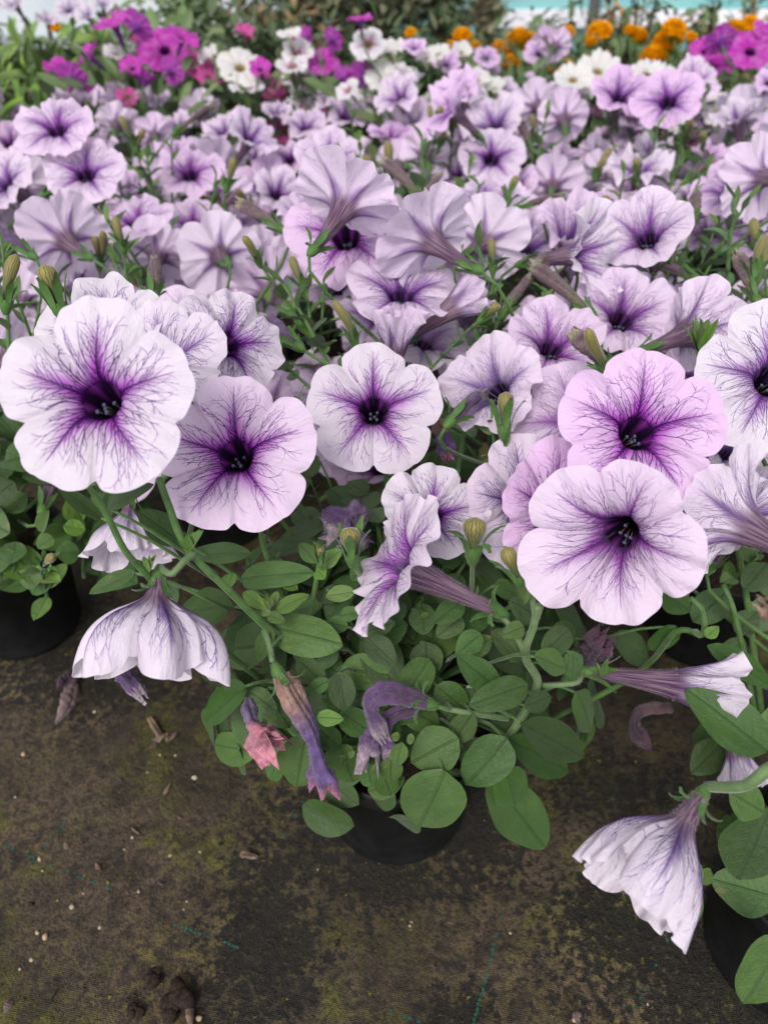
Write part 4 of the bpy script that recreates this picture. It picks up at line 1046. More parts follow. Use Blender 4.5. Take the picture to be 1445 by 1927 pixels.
# hero leaves of the front plant: base, tip, width in photo pixels; surface = the plant's leafy mound
EC = Vector((.012, .345, .125)); ER = Vector((.150, .125, .150))
def mound(px, py, EC=EC, ER=ER, dflt=.47):
    r = RAY(px, py); o = CAM - EC
    oo = Vector((o.x / ER.x, o.y / ER.y, o.z / ER.z)); dd = Vector((r.x / ER.x, r.y / ER.y, r.z / ER.z))
    a_, b_, c_ = dd.dot(dd), 2 * oo.dot(dd), oo.dot(oo) - 1
    D = b_ * b_ - 4 * a_ * c_
    if D < 0: return -b_ / (2 * a_)
    return (-b_ - math.sqrt(D)) / (2 * a_)
HL = [ # bx, by, tx, ty, w, depth offset, kind (0 normal 1 young)
 (453,1090,583,1073,58,-.02,0),(365,1042,471,1040,44,-.04,0),(500,1040,596,1020,40,.02,0),(518,1182,637,1212,84,-.015,0),(514,1180,487,1246,36,-.025,1),(507,1215,413,1222,92,.015,0),
 (440,1140,333,1152,80,.0,0),(438,1078,425,1117,32,-.03,1),(500,1146,461,1114,27,-.035,1),(513,1141,522,1112,18,-.035,1),(520,1150,580,1117,31,-.035,1),(510,1157,483,1145,20,-.035,1),(505,1157,535,1170,24,-.035,1),
 (597,1060,561,1021,31,-.02,1),(600,1068,642,1032,36,-.018,1),(597,1072,612,1091,28,-.022,1),(668,1114,613,1122,32,-.015,1),(640,1113,594,1128,36,.005,0),(688,1198,746,1252,50,-.012,0),(688,1190,744,1170,34,-.002,0),
 (640,1258,757,1275,70,.02,0),(636,1264,650,1339,52,-.01,0),(638,1222,583,1252,42,.012,0),(620,1280,575,1305,30,.0,0),(596,1350,646,1352,31,-.02,1),(756,1396,745,1442,33,-.03,1),(765,1390,780,1392,20,-.03,1),(752,1388,736,1384,18,-.03,1),
 (862,1388,772,1436,86,-.005,0),(952,1388,878,1484,92,-.02,0),(994,1288,886,1326,62,-.035,0),(942,1302,860,1234,56,-.02,0),(793,1135,798,1195,52,.012,0),(745,1128,745,1171,42,.015,0),(872,1130,818,1170,46,-.01,0),(870,1162,822,1198,44,.01,0),
 (905,1192,858,1232,46,.005,0),(800,1207,805,1277,64,.03,0),(978,1360,1104,1426,76,-.03,0),(1084,1300,1122,1387,60,.0,0),(957,1392,1078,1456,74,.0,0),(836,1450,786,1571,124,-.02,0),(712,1428,736,1505,50,.0,0),(735,1428,735,1474,48,-.01,0),
 (575,1380,555,1487,84,-.01,0),(640,1400,664,1479,92,.02,0),(918,1458,1030,1602,96,.0,0),(950,1440,978,1548,76,-.015,0),(254,1076,168,1116,38,-.07,0),(341,1022,260,962,58,-.05,0),(195,978,108,914,30,-.08,0),(199,958,287,906,42,-.09,0),
 (464,1290,384,1360,56,-.01,0),(462,1292,418,1290,26,-.02,0),(330,1100,300,1150,48,.0,0),(380,1250,440,1290,44,.01,0),(470,1300,520,1340,44,.0,0),(560,1240,610,1290,46,.01,0),(500,1300,545,1370,60,.01,0),(640,1340,700,1380,54,.015,0),(600,1370,640,1410,48,.01,0),
 (820,1290,880,1340,60,.015,0),(760,1330,830,1370,60,.02,0),(700,1340,750,1400,56,.015,0),(1020,1230,1078,1180,52,-.02,0),(1078,1225,1078,1282,44,-.03,0),(1005,1235,1070,1260,50,-.04,0),(985,1180,945,1195,34,-.035,1),(1010,1160,960,1130,60,-.02,0),
 (1152,1195,1225,1250,60,.0,0),(1272,1178,1222,1228,46,-.03,0),(880,1230,930,1200,40,.01,0),(930,1100,975,1120,40,.01,0),(560,1110,530,1090,24,-.01,1),(470,1110,500,1060,36,.01,0),(640,1160,680,1150,30,.0,0),(655,1180,610,1170,34,.01,0),
 (700,1050,660,1090,40,.01,0),(560,960,600,1000,50,.03,0),(620,920,670,960,50,.03,0),(650,960,600,1010,46,.03,0),(540,930,580,900,40,.03,0),(690,930,650,900,40,.04,0),(600,860,560,900,50,.05,0),(620,1010,670,1000,40,.02,0),(840,850,800,900,46,.05,0),(870,860,840,810,44,.05,0),
 (700,1480,690,1440,40,.01,0),(1040,1180,1090,1200,40,.01,0),(1100,1200,1130,1260,50,.02,0),(985,1330,1040,1310,40,-.02,0),(890,1340,850,1400,50,.005,0),(1000,1440,1060,1420,50,.01,0)]
PN = [P_ for P_ in [C0]]
rng = random.Random(9)
for i, (bx, by, tx, ty, wpx, dz, kd) in enumerate(HL):
    db = mound(bx, by) + dz; dt = mound(tx, ty) + dz
    # nodes outside the mound follow the base
    if abs(dt - db) > .03: dt = db + math.copysign(.03, dt - db)
    b, t = P(bx, by, db), P(tx, ty, dt); wd = wpx / FPX * (db + dt) / 2
    c = (b + t) / 2; out = Vector(((c.x - EC.x) / ER.x, (c.y - EC.y) / ER.y, (c.z - EC.z) / ER.z)).normalized()
    nrm = (out * .35 + Vector((0, 0, .5)) - FWD * .75 + Vector((rng.uniform(-.25, .25), rng.uniform(-.15, .15), 0)))
    me = rng.choice(LFY if kd else LF)
    if wpx > 70: me = LF[(0, 1, 2, 5)[i % 4]]
    leaf_between(C0.r, b, t, wd, nrm, me)
    # petiole towards the inside of the mound
    if not kd:
        inner = b.lerp(EC, .30); stalk(C0.r, [b + (t - b) * .05, b.lerp(inner, .4) + Vector((0, 0, .004)), inner], .0008, .0011, name='petiole', n=2, ns=5)
# random leaves inside the mound for depth
for i in range(270):
    a_ = rng.uniform(0, 6.28); el = rng.uniform(-.1, 1.35); k = rng.uniform(.55, .93)
    o_ = Vector((math.cos(a_) * math.cos(el), math.sin(a_) * math.cos(el), math.sin(el)))
    b = Vector((EC.x + o_.x * ER.x * k, EC.y + o_.y * ER.y * k, EC.z + o_.z * ER.z * k))
    L = rng.uniform(.022, .042); tang = Vector((rng.uniform(-1, 1), rng.uniform(-1, 1), rng.uniform(-.8, .3))); tang = (tang - o_ * tang.dot(o_) * .7).normalized()
    leaf_between(C0.r, b, b + tang * L, L * rng.uniform(.55, .8), o_ + Vector((0, 0, .6)), rng.choice(LF))
# short inner stems of the mound
for i in range(26):
    a_ = rng.uniform(0, 6.28); el = rng.uniform(.2, 1.4); o_ = Vector((math.cos(a_) * math.cos(el), math.sin(a_) * math.cos(el), math.sin(el)))
    e = Vector((EC.x + o_.x * ER.x * .85, EC.y + o_.y * ER.y * .85, EC.z + o_.z * ER.z * .85)); r0_ = C0.root + Vector((rng.uniform(-.01, .01), rng.uniform(-.01, .01), 0))
    stalk(C0.r, [r0_, r0_.lerp(e, .5) + Vector((0, 0, .02)), e], .0018, .001, name='stem', n=4, ns=6)

for i in range(16):   # young shoots breaking through the mound
    a_ = rng.uniform(0, 6.28); el = rng.uniform(.25, 1.3); o_ = Vector((math.cos(a_) * math.cos(el), math.sin(a_) * math.cos(el), math.sin(el)))
    e = Vector((EC.x + o_.x * ER.x * .80, EC.y + o_.y * ER.y * .80, EC.z + o_.z * ER.z * .80)); put_sprig(C0, e, o_ + Vector((0, 0, .8)), [1, 2, 3, 5, 6][i % 5], rng.uniform(.26, .38), rng.uniform(0, 6))
# left plant: small leaves seen under the big white bloom; right plant: large leaves
def mound_plant(pl, EC, ER, n, smin, smax, seed, hl, young=.3):
    rr = random.Random(seed)
    for i in range(n):
        a_ = rr.uniform(0, 6.28); el = rr.uniform(-.45, 1.4); k = rr.uniform(.7, 1.02)
        o_ = Vector((math.cos(a_) * math.cos(el), math.sin(a_) * math.cos(el), math.sin(el)))
        b = Vector((EC.x + o_.x * ER.x * k, EC.y + o_.y * ER.y * k, EC.z + o_.z * ER.z * k))
        L = rr.uniform(smin, smax); tang = Vector((rr.uniform(-1, 1), rr.uniform(-1, 1), rr.uniform(-.9, .3))); tang = (tang - o_ * tang.dot(o_) * .7).normalized()
        leaf_between(pl.r, b, b + tang * L, L * rr.uniform(.6, .85), o_ + Vector((0, -.2, .5)), rr.choice(LFY if rr.random() < young * (k > .9) else LF))
    for (bx, by, tx, ty, wpx, d, kd) in hl:
        b, t = P(bx, by, d), P(tx, ty, d + rr.uniform(-.012, .012))
        leaf_between(pl.r, b, t, wpx / FPX * d, Vector((rr.uniform(-.2, .2), -.5, .9)), (LFY if kd else LF)[rr.randrange(3)])
    for i in range(14):
        a_ = rr.uniform(0, 6.28); el = rr.uniform(.1, 1.4); o_ = Vector((math.cos(a_) * math.cos(el), math.sin(a_) * math.cos(el), math.sin(el)))
        e = Vector((EC.x + o_.x * ER.x * .85, EC.y + o_.y * ER.y * .85, EC.z + o_.z * ER.z * .85))
        stalk(pl.r, [pl.root, pl.root.lerp(e, .5) + Vector((0, 0, .02)), e], .0018, .001, name='stem', n=4, ns=6)
mound_plant(L0, Vector((-.33, .50, .19)), Vector((.145, .12, .095)), 240, .022, .036, 41,
 [(100,1010,70,1030,36,.52,1),(75,1000,95,960,30,.52,1),(120,990,160,1000,34,.52,1),(30,1020,20,1060,50,.54,0),(150,1040,105,1040,46,.56,0),(60,1060,55,1110,50,.55,0),(90,1060,60,1120,55,.56,0),(180,960,205,940,60,.55,0),(160,1010,240,1010,70,.60,0),(200,1060,215,1090,34,.58,0),(10,960,50,930,50,.55,0)])
mound_plant(R0, Vector((.345, .235, .155)), Vector((.115, .10, .10)), 70, .03, .05, 42,
 [(1442,1415,1293,1297,96,.40,0),(1330,1215,1460,1295,50,.45,0),(1357,1400,1302,1455,60,.48,0),(1303,1170,1371,1110,60,.50,0),(1383,1190,1427,1150,46,.48,0),(1328,1200,1350,1178,24,.44,1),(1320,1195,1300,1188,16,.44,1),(1445,1520,1390,1660,130,.40,0),(1460,1690,1338,1655,92,.42,0),(1470,1760,1405,1900,100,.36,0),
  (1380,1570,1345,1560,60,.43,0),(1315,1665,1305,1612,20,.40,1),(1318,1662,1338,1634,26,.40,1),(1312,1668,1278,1640,20,.40,0),(1315,1675,1305,1745,20,.40,0),(1312,1672,1280,1700,28,.41,0),(1240,1110,1300,1150,60,.50,0),(1400,1110,1445,1060,50,.46,0),(1370,1490,1440,1530,70,.39,0),(1445,1330,1440,1380,60,.42,1),(1360,1250,1400,1200,50,.50,0),(1420,1640,1480,1560,90,.44,0),(1350,1350,1310,1410,50,.5,0)], young=.1)
# long stems seen in the photograph
def PS(*q): return [P(*a_) for a_ in q]
stalk(C0.r, PS((300, 900, .355), (318, 950, .36), (352, 1030, .37), (430, 1110, .39), (505, 1182, .41), (580, 1240, .45), (690, 1380, .52)), .0016, .0022, 500, 1, None, 'stem')
stalk(C0.r, PS((160, 905, .325), (196, 958, .335), (235, 1035, .35), (275, 1080, .365), (330, 1142, .385), (430, 1230, .44), (620, 1380, .52)), .0014, .0019, 400, 2, None, 'stem')
stalk(C0.r, PS((183, 775, .362), (210, 850, .35), (196, 958, .335)), .0012, .0014, 0, 2, None, 'flower_stalk')
stalk(C0.r, PS((441, 880, .425), (380, 930, .40), (352, 1030, .37)), .0012, .0014, 0, 2, None, 'flower_stalk')
stalk(C0.r, PS((1012, 1140, .385), (1003, 1180, .395), (988, 1235, .41), (1010, 1290, .425), (958, 1385, .44), (900, 1450, .50), (760, 1450, .54)), .0018, .0026, 1800, 7, M_STEMP, 'stem', 7)
stalk(C0.r, PS((935, 1150, .405), (965, 1185, .405), (990, 1235, .41)), .0014, .0016, 700, 8, M_STEMP)
stalk(C0.r, PS((988, 1090, .38), (1000, 1120, .385), (1008, 1165, .392)), .0012, .0016, 300, 9, M_STEMP, 'stem')
stalk(C0.r, PS((1040, 1100, .385), (1022, 1130, .388), (1008, 1165, .392)), .0012, .0016, 300, 10, M_STEMP, 'stem')
stalk(C0.r, PS((815, 1327, .42), (880, 1341, .425), (955, 1352, .435)), .0014, .0017, 900, 11, M_STEMP)
stalk(C0.r, PS((512, 1245, .40), (509, 1220, .405), (498, 1185, .41)), .0013, .0016, 400, 12, M_STEMP)
stalk(C0.r, PS((1298, 1125, .44), (1320, 1150, .44), (1320, 1195, .445), (1270, 1190, .45), (1180, 1280, .5), (900, 1420, .55)), .0014, .002, 700, 13, M_STEM, 'stem')
stalk(R0.r, PS((1385, 925, .44), (1405, 860, .45), (1430, 800, .46)), .002, .002, 700, 14, M_STEMP, 'stem')
stalk(R0.r, PS((1345, 880, .45), (1360, 920, .45), (1400, 1100, .48), (1440, 1400, .5)), .0018, .002, 0, 15, M_STEM, 'stem')
stalk(R0.r, PS((1360, 1100, .46), (1385, 1170, .46), (1430, 1400, .48)), .0014, .0018, 200, 16, M_STEM, 'stem')
stalk(C0.r, PS((490, 990, .43), (500, 1040, .44), (560, 1200, .48)), .0014, .0016, 200, 17, M_STEM, 'stem')
stalk(C0.r, PS((600, 1065, .42), (588, 1140, .43), (590, 1180, .44), (650, 1300, .5)), .0013, .0016, 300, 18, M_STEM, 'stem')
# buds on short stalks
def bud_at(pl, px, py, d, n, k, L=1.0, caly=1, stem_to=None, hair=True):
    M = frame(P(px, py, d), NV(*n), 0, None, L)
    b = obj('bud', BUD[k], pl.r, rel(pl.r, M)); obj('calyx', CALYX_H[caly] if hair else CALYX[caly % 3], b, Matrix.Translation((0, 0, .001)))
    if stem_to: stalk(pl.r, [P(px, py, d) - NV(*n) * .005, P(*stem_to)], .0012, .0014, 200 if hair else 0, 3, M_STEMP, n=4)
bud_at(C0, 662, 1045, .40, (-.05, .9, .4), 3, 1.1, 0, (690, 1100, .43)); bud_at(C0, 890, 1035, .40, (.02, .95, .3), 3, 1.25, 1, (888, 1110, .43)); bud_at(C0, 948, 805, .43, (.0, .98, .2), 1, 1.1, 0, (950, 860, .45))
bud_at(C0, 975, 1085, .38, (-.45, .8, .4), 1, 1.0, 0); bud_at(C0, 603, 1060, .41, (.0, .95, .3), 1, .55, 0)
bud_at(C0, 1150, 700, .42, (-.72, .62, .3), 2, .9, 0, (1165, 760, .45), False); bud_at(C0, 556, 790, .45, (-.1, .9, .3), 3, .7, 0, (560, 850, .48))
bud_at(L0, 112, 578, .40, (-.25, .9, .3), 1, 1.2, 0, None, False); bud_at(L0, 12, 570, .42, (.1, .95, .2), 0, 1.0, 1, None, False)
# tuft of bracts
def tuft(pl, px, py, d, n=9, seed=0, L=.014, spread=.5, young=True, wf=.28):
    rr = random.Random(seed); c = P(px, py, d)
    for i in range(n):
        a_ = i * 2.399; s_ = spread * (.3 + .7 * i / n)
        dv = (NV(0, .9, .35) + RGT * math.cos(a_) * s_ + FWD * math.sin(a_) * s_).normalized()
        l = L * rr.uniform(.7, 1.2)
        leaf_between(pl.r, c + dv * .001, c + dv * l, l * wf * rr.uniform(.8, 1.2), NV(0, .2, .9) + RGT * -math.cos(a_) * .8, (LFNY if young else LFN)[rr.randrange(3)])
tuft(C0, 985, 1140, .385, 10, 1, .020, .5); tuft(C0, 1020, 1130, .385, 10, 2, .018, .6); tuft(C0, 507, 1150, .40, 6, 3, .009, .5); tuft(C0, 603, 1058, .41, 5, 4, .012, .3)
tuft(R0, 1313, 665, .46, 12, 5, .020, .7); tuft(R0, 1320, 700, .455, 8, 6, .016, .7)
tuft(C0, 280, 1080, .365, 6, 7, .012, .7, True, .4); tuft(C0, 358, 1038, .37, 6, 8, .013, .8, True, .4); tuft(C0, 950, 845, .435, 5, 9, .018, .35, True, .2); tuft(C0, 1130, 1275, .43, 4, 10, .013, .8)
# sprigs standing in front of the mass, as seen
def at_sprig(px, py, d, dirn, k, sc, pl=None, spin=0):
    pos = P(px, py, d); pl = pl or min([q for q in PLANTS if q is not R0], key=lambda q: math.hypot(q.x - pos.x, q.y - pos.y)); put_sprig(pl, pos, NV(*dirn), k, sc, spin, True)
for i, (px, py, d, dn_, k, sc) in enumerate([(545, 500, .52, (-.35, .85, .3), 1, 1.0), (588, 520, .53, (.0, .93, .3), 0, .9), (632, 620, .48, (.12, .9, .3), 4, .8), (480, 640, .47, (-.7, .6, .2), 7, .7), (690, 640, .50, (.1, .9, .2), 2, .7),
    (942, 440, .56, (.05, .93, .3), 1, 1.0), (965, 500, .55, (.35, .85, .3), 0, .8), (1340, 380, .62, (-.25, .9, .3), 1, 1.2), (1385, 370, .64, (.3, .9, .3), 5, 1.1), (1290, 450, .66, (-.1, .9, .3), 2, 1.0), (1410, 500, .58, (.2, .9, .3), 4, 1.1), (1330, 520, .62, (-.3, .8, .3), 6, 1.1),
    (1250, 300, .85, (.1, .95, .2), 1, 1.1), (420, 340, .80, (.0, .95, .2), 0, 1.1), (410, 370, .78, (.3, .9, .2), 3, 1.0), (245, 470, .62, (-.1, .95, .2), 1, .9), (270, 460, .60, (.3, .9, .2), 0, .9), (75, 340, .82, (.1, .95, .2), 1, 1.1), (110, 320, .80, (-.2, .9, .2), 5, 1.1), (20, 500, .50, (.1, .95, .2), 3, .9),
    (800, 270, .82, (0, .95, .2), 2, 1.3), (780, 330, .75, (.35, .8, .2), 0, 1.2), (700, 330, .8, (-.2, .9, .2), 4, 1), (1010, 210, .95, (0, .95, .2), 5, 1.2), (930, 350, .7, (.1, .9, .2), 0, 1.0), (1180, 470, .62, (.2, .9, .2), 2, .9), (300, 300, .85, (.1, .9, .2), 5, 1.2), (500, 470, .57, (-.4, .8, .2), 0, .8), (590, 400, .66, (.2, .9, .2), 2, .9), (1395, 470, .6, (-.4, .8, .2), 0, 1.1), (850, 620, .52, (.5, .7, .3), 7, .8), (640, 560, .55, (.3, .85, .3), 6, .9), (560, 740, .46, (0, .95, .3), 5, .5), (900, 780, .47, (-.3, .8, .3), 6, .6)]):
    at_sprig(px, py, d, dn_, k, sc, None, i * 1.3)

# spent blooms: brown rolled tubes with a pale tip, scattered through the canopy
M_SPENT = mat_wither('spent_tube', (.20, .17, .10), (.20, .13, .14), (.46, .40, .27), .84)
def spent(b, t, r=.0035, mat=None, seed=0, pl=None, crum=.10, flare=0, hair=0, rad=None, mids=None, cal=True, name='withered_flower'):
    bw, tw = P(*b), P(*t); path = [bw] + ([P(*m) for m in mids] if mids else [bw.lerp(tw, .5) + UPV * .0015]) + [tw]
    pl = pl or min([q for q in PLANTS if q is not R0 and q is not C0], key=lambda q: math.hypot(q.x - bw.x, q.y - bw.y))
    me, o0 = wither(path, rad or [r * .55, r * .8, r * 1.0, r * 1.15, r * 1.2, r * .8], mat or M_SPENT, seed, name, crum, hair, flare)
    o = obj(name, me, pl.r, rel(pl.r, Matrix.Translation(o0)))
    if cal:
        dv = (path[1] - bw).normalized(); obj('calyx', CALYX_H[seed % 2] if hair else CALYX[seed % 3], o, frame(Vector((0, 0, 0)), dv))
        stalk_auto(pl, bw - dv * .006, -dv, seed=seed)
for i, (b, t, mt) in enumerate([((1150, 700, .43), (1078, 628, .44), None), ((528, 430, .62), (448, 382, .64), None), ((765, 420, .66), (828, 328, .68), None), ((85, 365, .80), (150, 325, .80), None), ((290, 555, .50), (290, 490, .53), None), ((860, 375, .75), (0, 0, 0), None), ((975, 390, .70), (1060, 372, .70), None), ((945, 590, .54), (995, 525, .56), None), ((1255, 640, .5), (0, 0, 0), None), ((1110, 590, .52), (1000, 500, .56), None), ((330, 250, .95), (400, 200, .98), None), ((1290, 340, .85), (1340, 305, .85), None), ((1000, 280, 1.0), (975, 225, 1.0), None), ((180, 520, .55), (0, 0, 0), None), ((850, 790, .46), (905, 740, .47), M_WITH3), ((900, 650, .53), (870, 590, .56), M_WITH3), ((1420, 560, .56), (1385, 480, .58), None), ((1300, 420, .65), (1310, 360, .66), None), ((790, 370, .7), (720, 300, .74), None), ((60, 480, .58), (-20, 430, .6), M_WITH3), ((1040, 390, .68), (1130, 350, .7), M_WITH3), ((1060, 480, .57), (1010, 500, .56), None), ((560, 650, .5), (490, 600, .52), M_WITH3)]):
    if t[0] == 0: continue
    spent(b, t, seed=i + 200, mat=mt)
# withered flowers on the front plant
spent((527, 1272, .40), (612, 1478, .40), mids=[(552, 1320, .398), (585, 1385, .398), (600, 1440, .395)], rad=[.0030, .0046, .0052, .0050, .0036, .0042, .0058, .0030], mat=M_WITH1, seed=61, pl=C0, crum=.22, hair=1400, flare=.003)
spent((468, 1315, .41), (500, 1400, .40), mids=[(470, 1345, .405), (482, 1375, .40)], rad=[.0018, .0034, .0036, .0030, .0055, .0085, .0095], mat=M_WITH2, seed=62, pl=C0, crum=.24, hair=300, cal=False)
spent((800, 1322, .41), (722, 1388, .405), mids=[(765, 1310, .408), (728, 1304, .403), (703, 1314, .402), (698, 1335, .402), (708, 1362, .404)], rad=[.0036, .0045, .0048, .0048, .0046, .0036, .0026, .0030, .0036, .0020], mat=M_WITH3, seed=63, pl=C0, crum=.13, hair=1600)
spent((785, 1338, .42), (705, 1422, .415), mids=[(745, 1345, .418), (722, 1368, .416), (712, 1392, .415)], rad=[.0022, .0026, .0026, .004, .0065, .0085], mat=M_WITH3, seed=64, pl=C0, crum=.25, cal=False)
spent((225, 1230, .41), (270, 1312, .40), mids=[(240, 1270, .405)], rad=[.002, .004, .004, .0035, .004, .002], mat=M_WITH3, seed=65, pl=C0, crum=.4, cal=False)
spent((1075, 1270, .45), (1135, 1205, .445), mids=[(1105, 1245, .447)], rad=[.0022, .0032, .0046, .0075, .0085, .006], mat=M_WITH4, seed=66, pl=C0, crum=.38)
spent((1262, 1332, .50), (1218, 1405, .50), mids=[(1205, 1338, .50), (1192, 1368, .50)], rad=[.003, .0032, .0028, .0026, .003, .004, .002], mat=M_WITH4, seed=67, pl=R0, crum=.25, cal=False)
spent((1470, 1180, .30), (1435, 1135, .30), rad=[.002, .0025, .004, .0038, .002], mat=M_DRY, seed=68, pl=R0, crum=.2, cal=False)
spent((690, 985, .44), (640, 1010, .44), mids=[(665, 975, .44)], rad=[.002, .004, .006, .009, .006], mat=M_WITH3, seed=69, pl=C0, crum=.4, cal=False)
spent((825, 790, .50), (840, 860, .50), mids=[(835, 825, .5)], rad=[.003, .004, .005, .006, .003], mat=M_WITH1, seed=70, pl=C0, crum=.3, cal=False)
spent((1320, 1662, .395), (1250, 1655, .40), mids=[(1290, 1662, .398)], rad=[.0016, .0016, .0014, .001], mat=M_WITH4, seed=71, pl=R0, crum=.2, cal=False)
spent((690, 1465, .47), (700, 1478, .47), rad=[.001, .003, .003, .001], mat=M_DRY, seed=72, pl=C0, crum=.3, cal=False)

# ------------------------------------------------------------------ BACKGROUND PLANTS
def simple_plant(x, y, label, name, cat, hz, rad, nleaf, lset, seed, group=None, L=(.03, .05), wf=(.3, .5), nstem=10, up=.5, z0=.10, stuff=False):
    pl = Plant(x, y, label, name, cat, group); rr = random.Random(seed)
    if stuff:
        A = Acc(); base = lset[0]; bv = np.array([v.co[:] for v in base.vertices]); bf = [list(p.vertices) for p in base.polygons]
    for i in range(nleaf):
        a_ = rr.uniform(0, 6.28); k = math.sqrt(rr.random()) * rad; h = z0 + (hz - z0) * rr.random() ** .6
        b = Vector((x + k * math.cos(a_), y + k * math.sin(a_), h)); l = rr.uniform(*L)
        dv = Vector((math.cos(a_) + rr.uniform(-.8, .8), math.sin(a_) + rr.uniform(-.8, .8), rr.uniform(-.3, 1) + up)).normalized()
        leaf_between(pl.r, b, b + dv * l, l * rr.uniform(*wf), Vector((rr.uniform(-.5, .5), -.4, .8)), rr.choice(lset))
    for i in range(nstem):
        a_ = rr.uniform(0, 6.28); k = rr.uniform(.2, .9) * rad; e = Vector((x + k * math.cos(a_), y + k * math.sin(a_), hz * rr.uniform(.8, 1)))
        stalk(pl.r, [pl.root, pl.root.lerp(e, .5) + Vector((0, 0, .02)), e], .002, .001, name='stem', n=3, ns=5)
    return pl
BL = leafset(M_BGLEAF, [('ovate', .14, .10), ('narrow', .1, .16), ('ovate', .2, .05)], 7, 5, 60)
BRL = leafset(M_BRIGHT, [('narrow', .14, .20), ('narrow', .1, .3), ('ovate', .2, .15)], 7, 5, 70)
def potb(x, y): pot(x, y, 'black plastic pot under the far bedding plants', 'pots under the far bedding plants')
bgp = {}
def bgplant(key, x, y, label, hz, rad, n, seed, lset=BL, cat='petunia plant', name='petunia_plant', **kw):
    p = simple_plant(x, y, label, name, cat, hz, rad, n, lset, seed, **kw); bgp[key] = p; potb(x, y); return p
bgplant('purple', -.36, 1.36, 'purple petunia plant with a large open bloom, at the upper left', .33, .16, 110, 1)
bgplant('pink', -.20, 1.42, 'hot pink petunia plant between the purple one and the white blooms', .30, .10, 70, 2)
bgplant('white', -.03, 1.38, 'petunia plant with white starred blooms and one purple bloom beside it', .31, .12, 90, 3)
bgplant('cream', .10, 1.30, 'creamy white petunia plant going over, left of the marigolds', .28, .11, 90, 4)
bgplant('pinkw', .22, 1.50, 'pale pink petunia plant standing in front of the orange marigolds', .30, .09, 60, 5)
bgplant('ivory', .46, 1.33, 'ivory white petunia plant just behind two lilac blooms at the right', .29, .12, 90, 6)
bgplant('magenta', .72, 1.38, 'magenta purple petunia plant at the upper right edge', .32, .13, 90, 7)
bgplant('green', .62, 1.15, 'green petunia plant with few blooms at the right edge', .28, .12, 110, 8)
bgplant('g1', -.68, 1.20, 'bright green leafy plant at the upper left edge, without blooms', .36, .15, 200, 9, BRL, 'leafy plant', 'leafy_plant', L=(.03, .06), wf=(.22, .36))
bgplant('g2', -.62, 1.50, 'tall green leafy plant with pale lilac blooms in the upper left corner', .345, .14, 150, 10, BRL, 'leafy plant', 'leafy_plant', L=(.03, .06), wf=(.22, .36))
bgplant('g3', -.45, 1.62, 'dull green leafy plant behind the purple petunias', .335, .14, 160, 11, BL, 'leafy plant', 'leafy_plant')
BP = {}
for nm, mt in (('purple', M_PURPLE), ('pink', M_PINKP), ('white', M_WHITE), ('star', M_STAR), ('dark', M_DARK)):
    BP[nm] = [corolla(700 + i, R=.037, tubel=.036, open_=[1, .85, .6][i], nt=80, nl=13, ruf=[.003, .006, .008][i], mat=mt)[0] for i in range(3)]
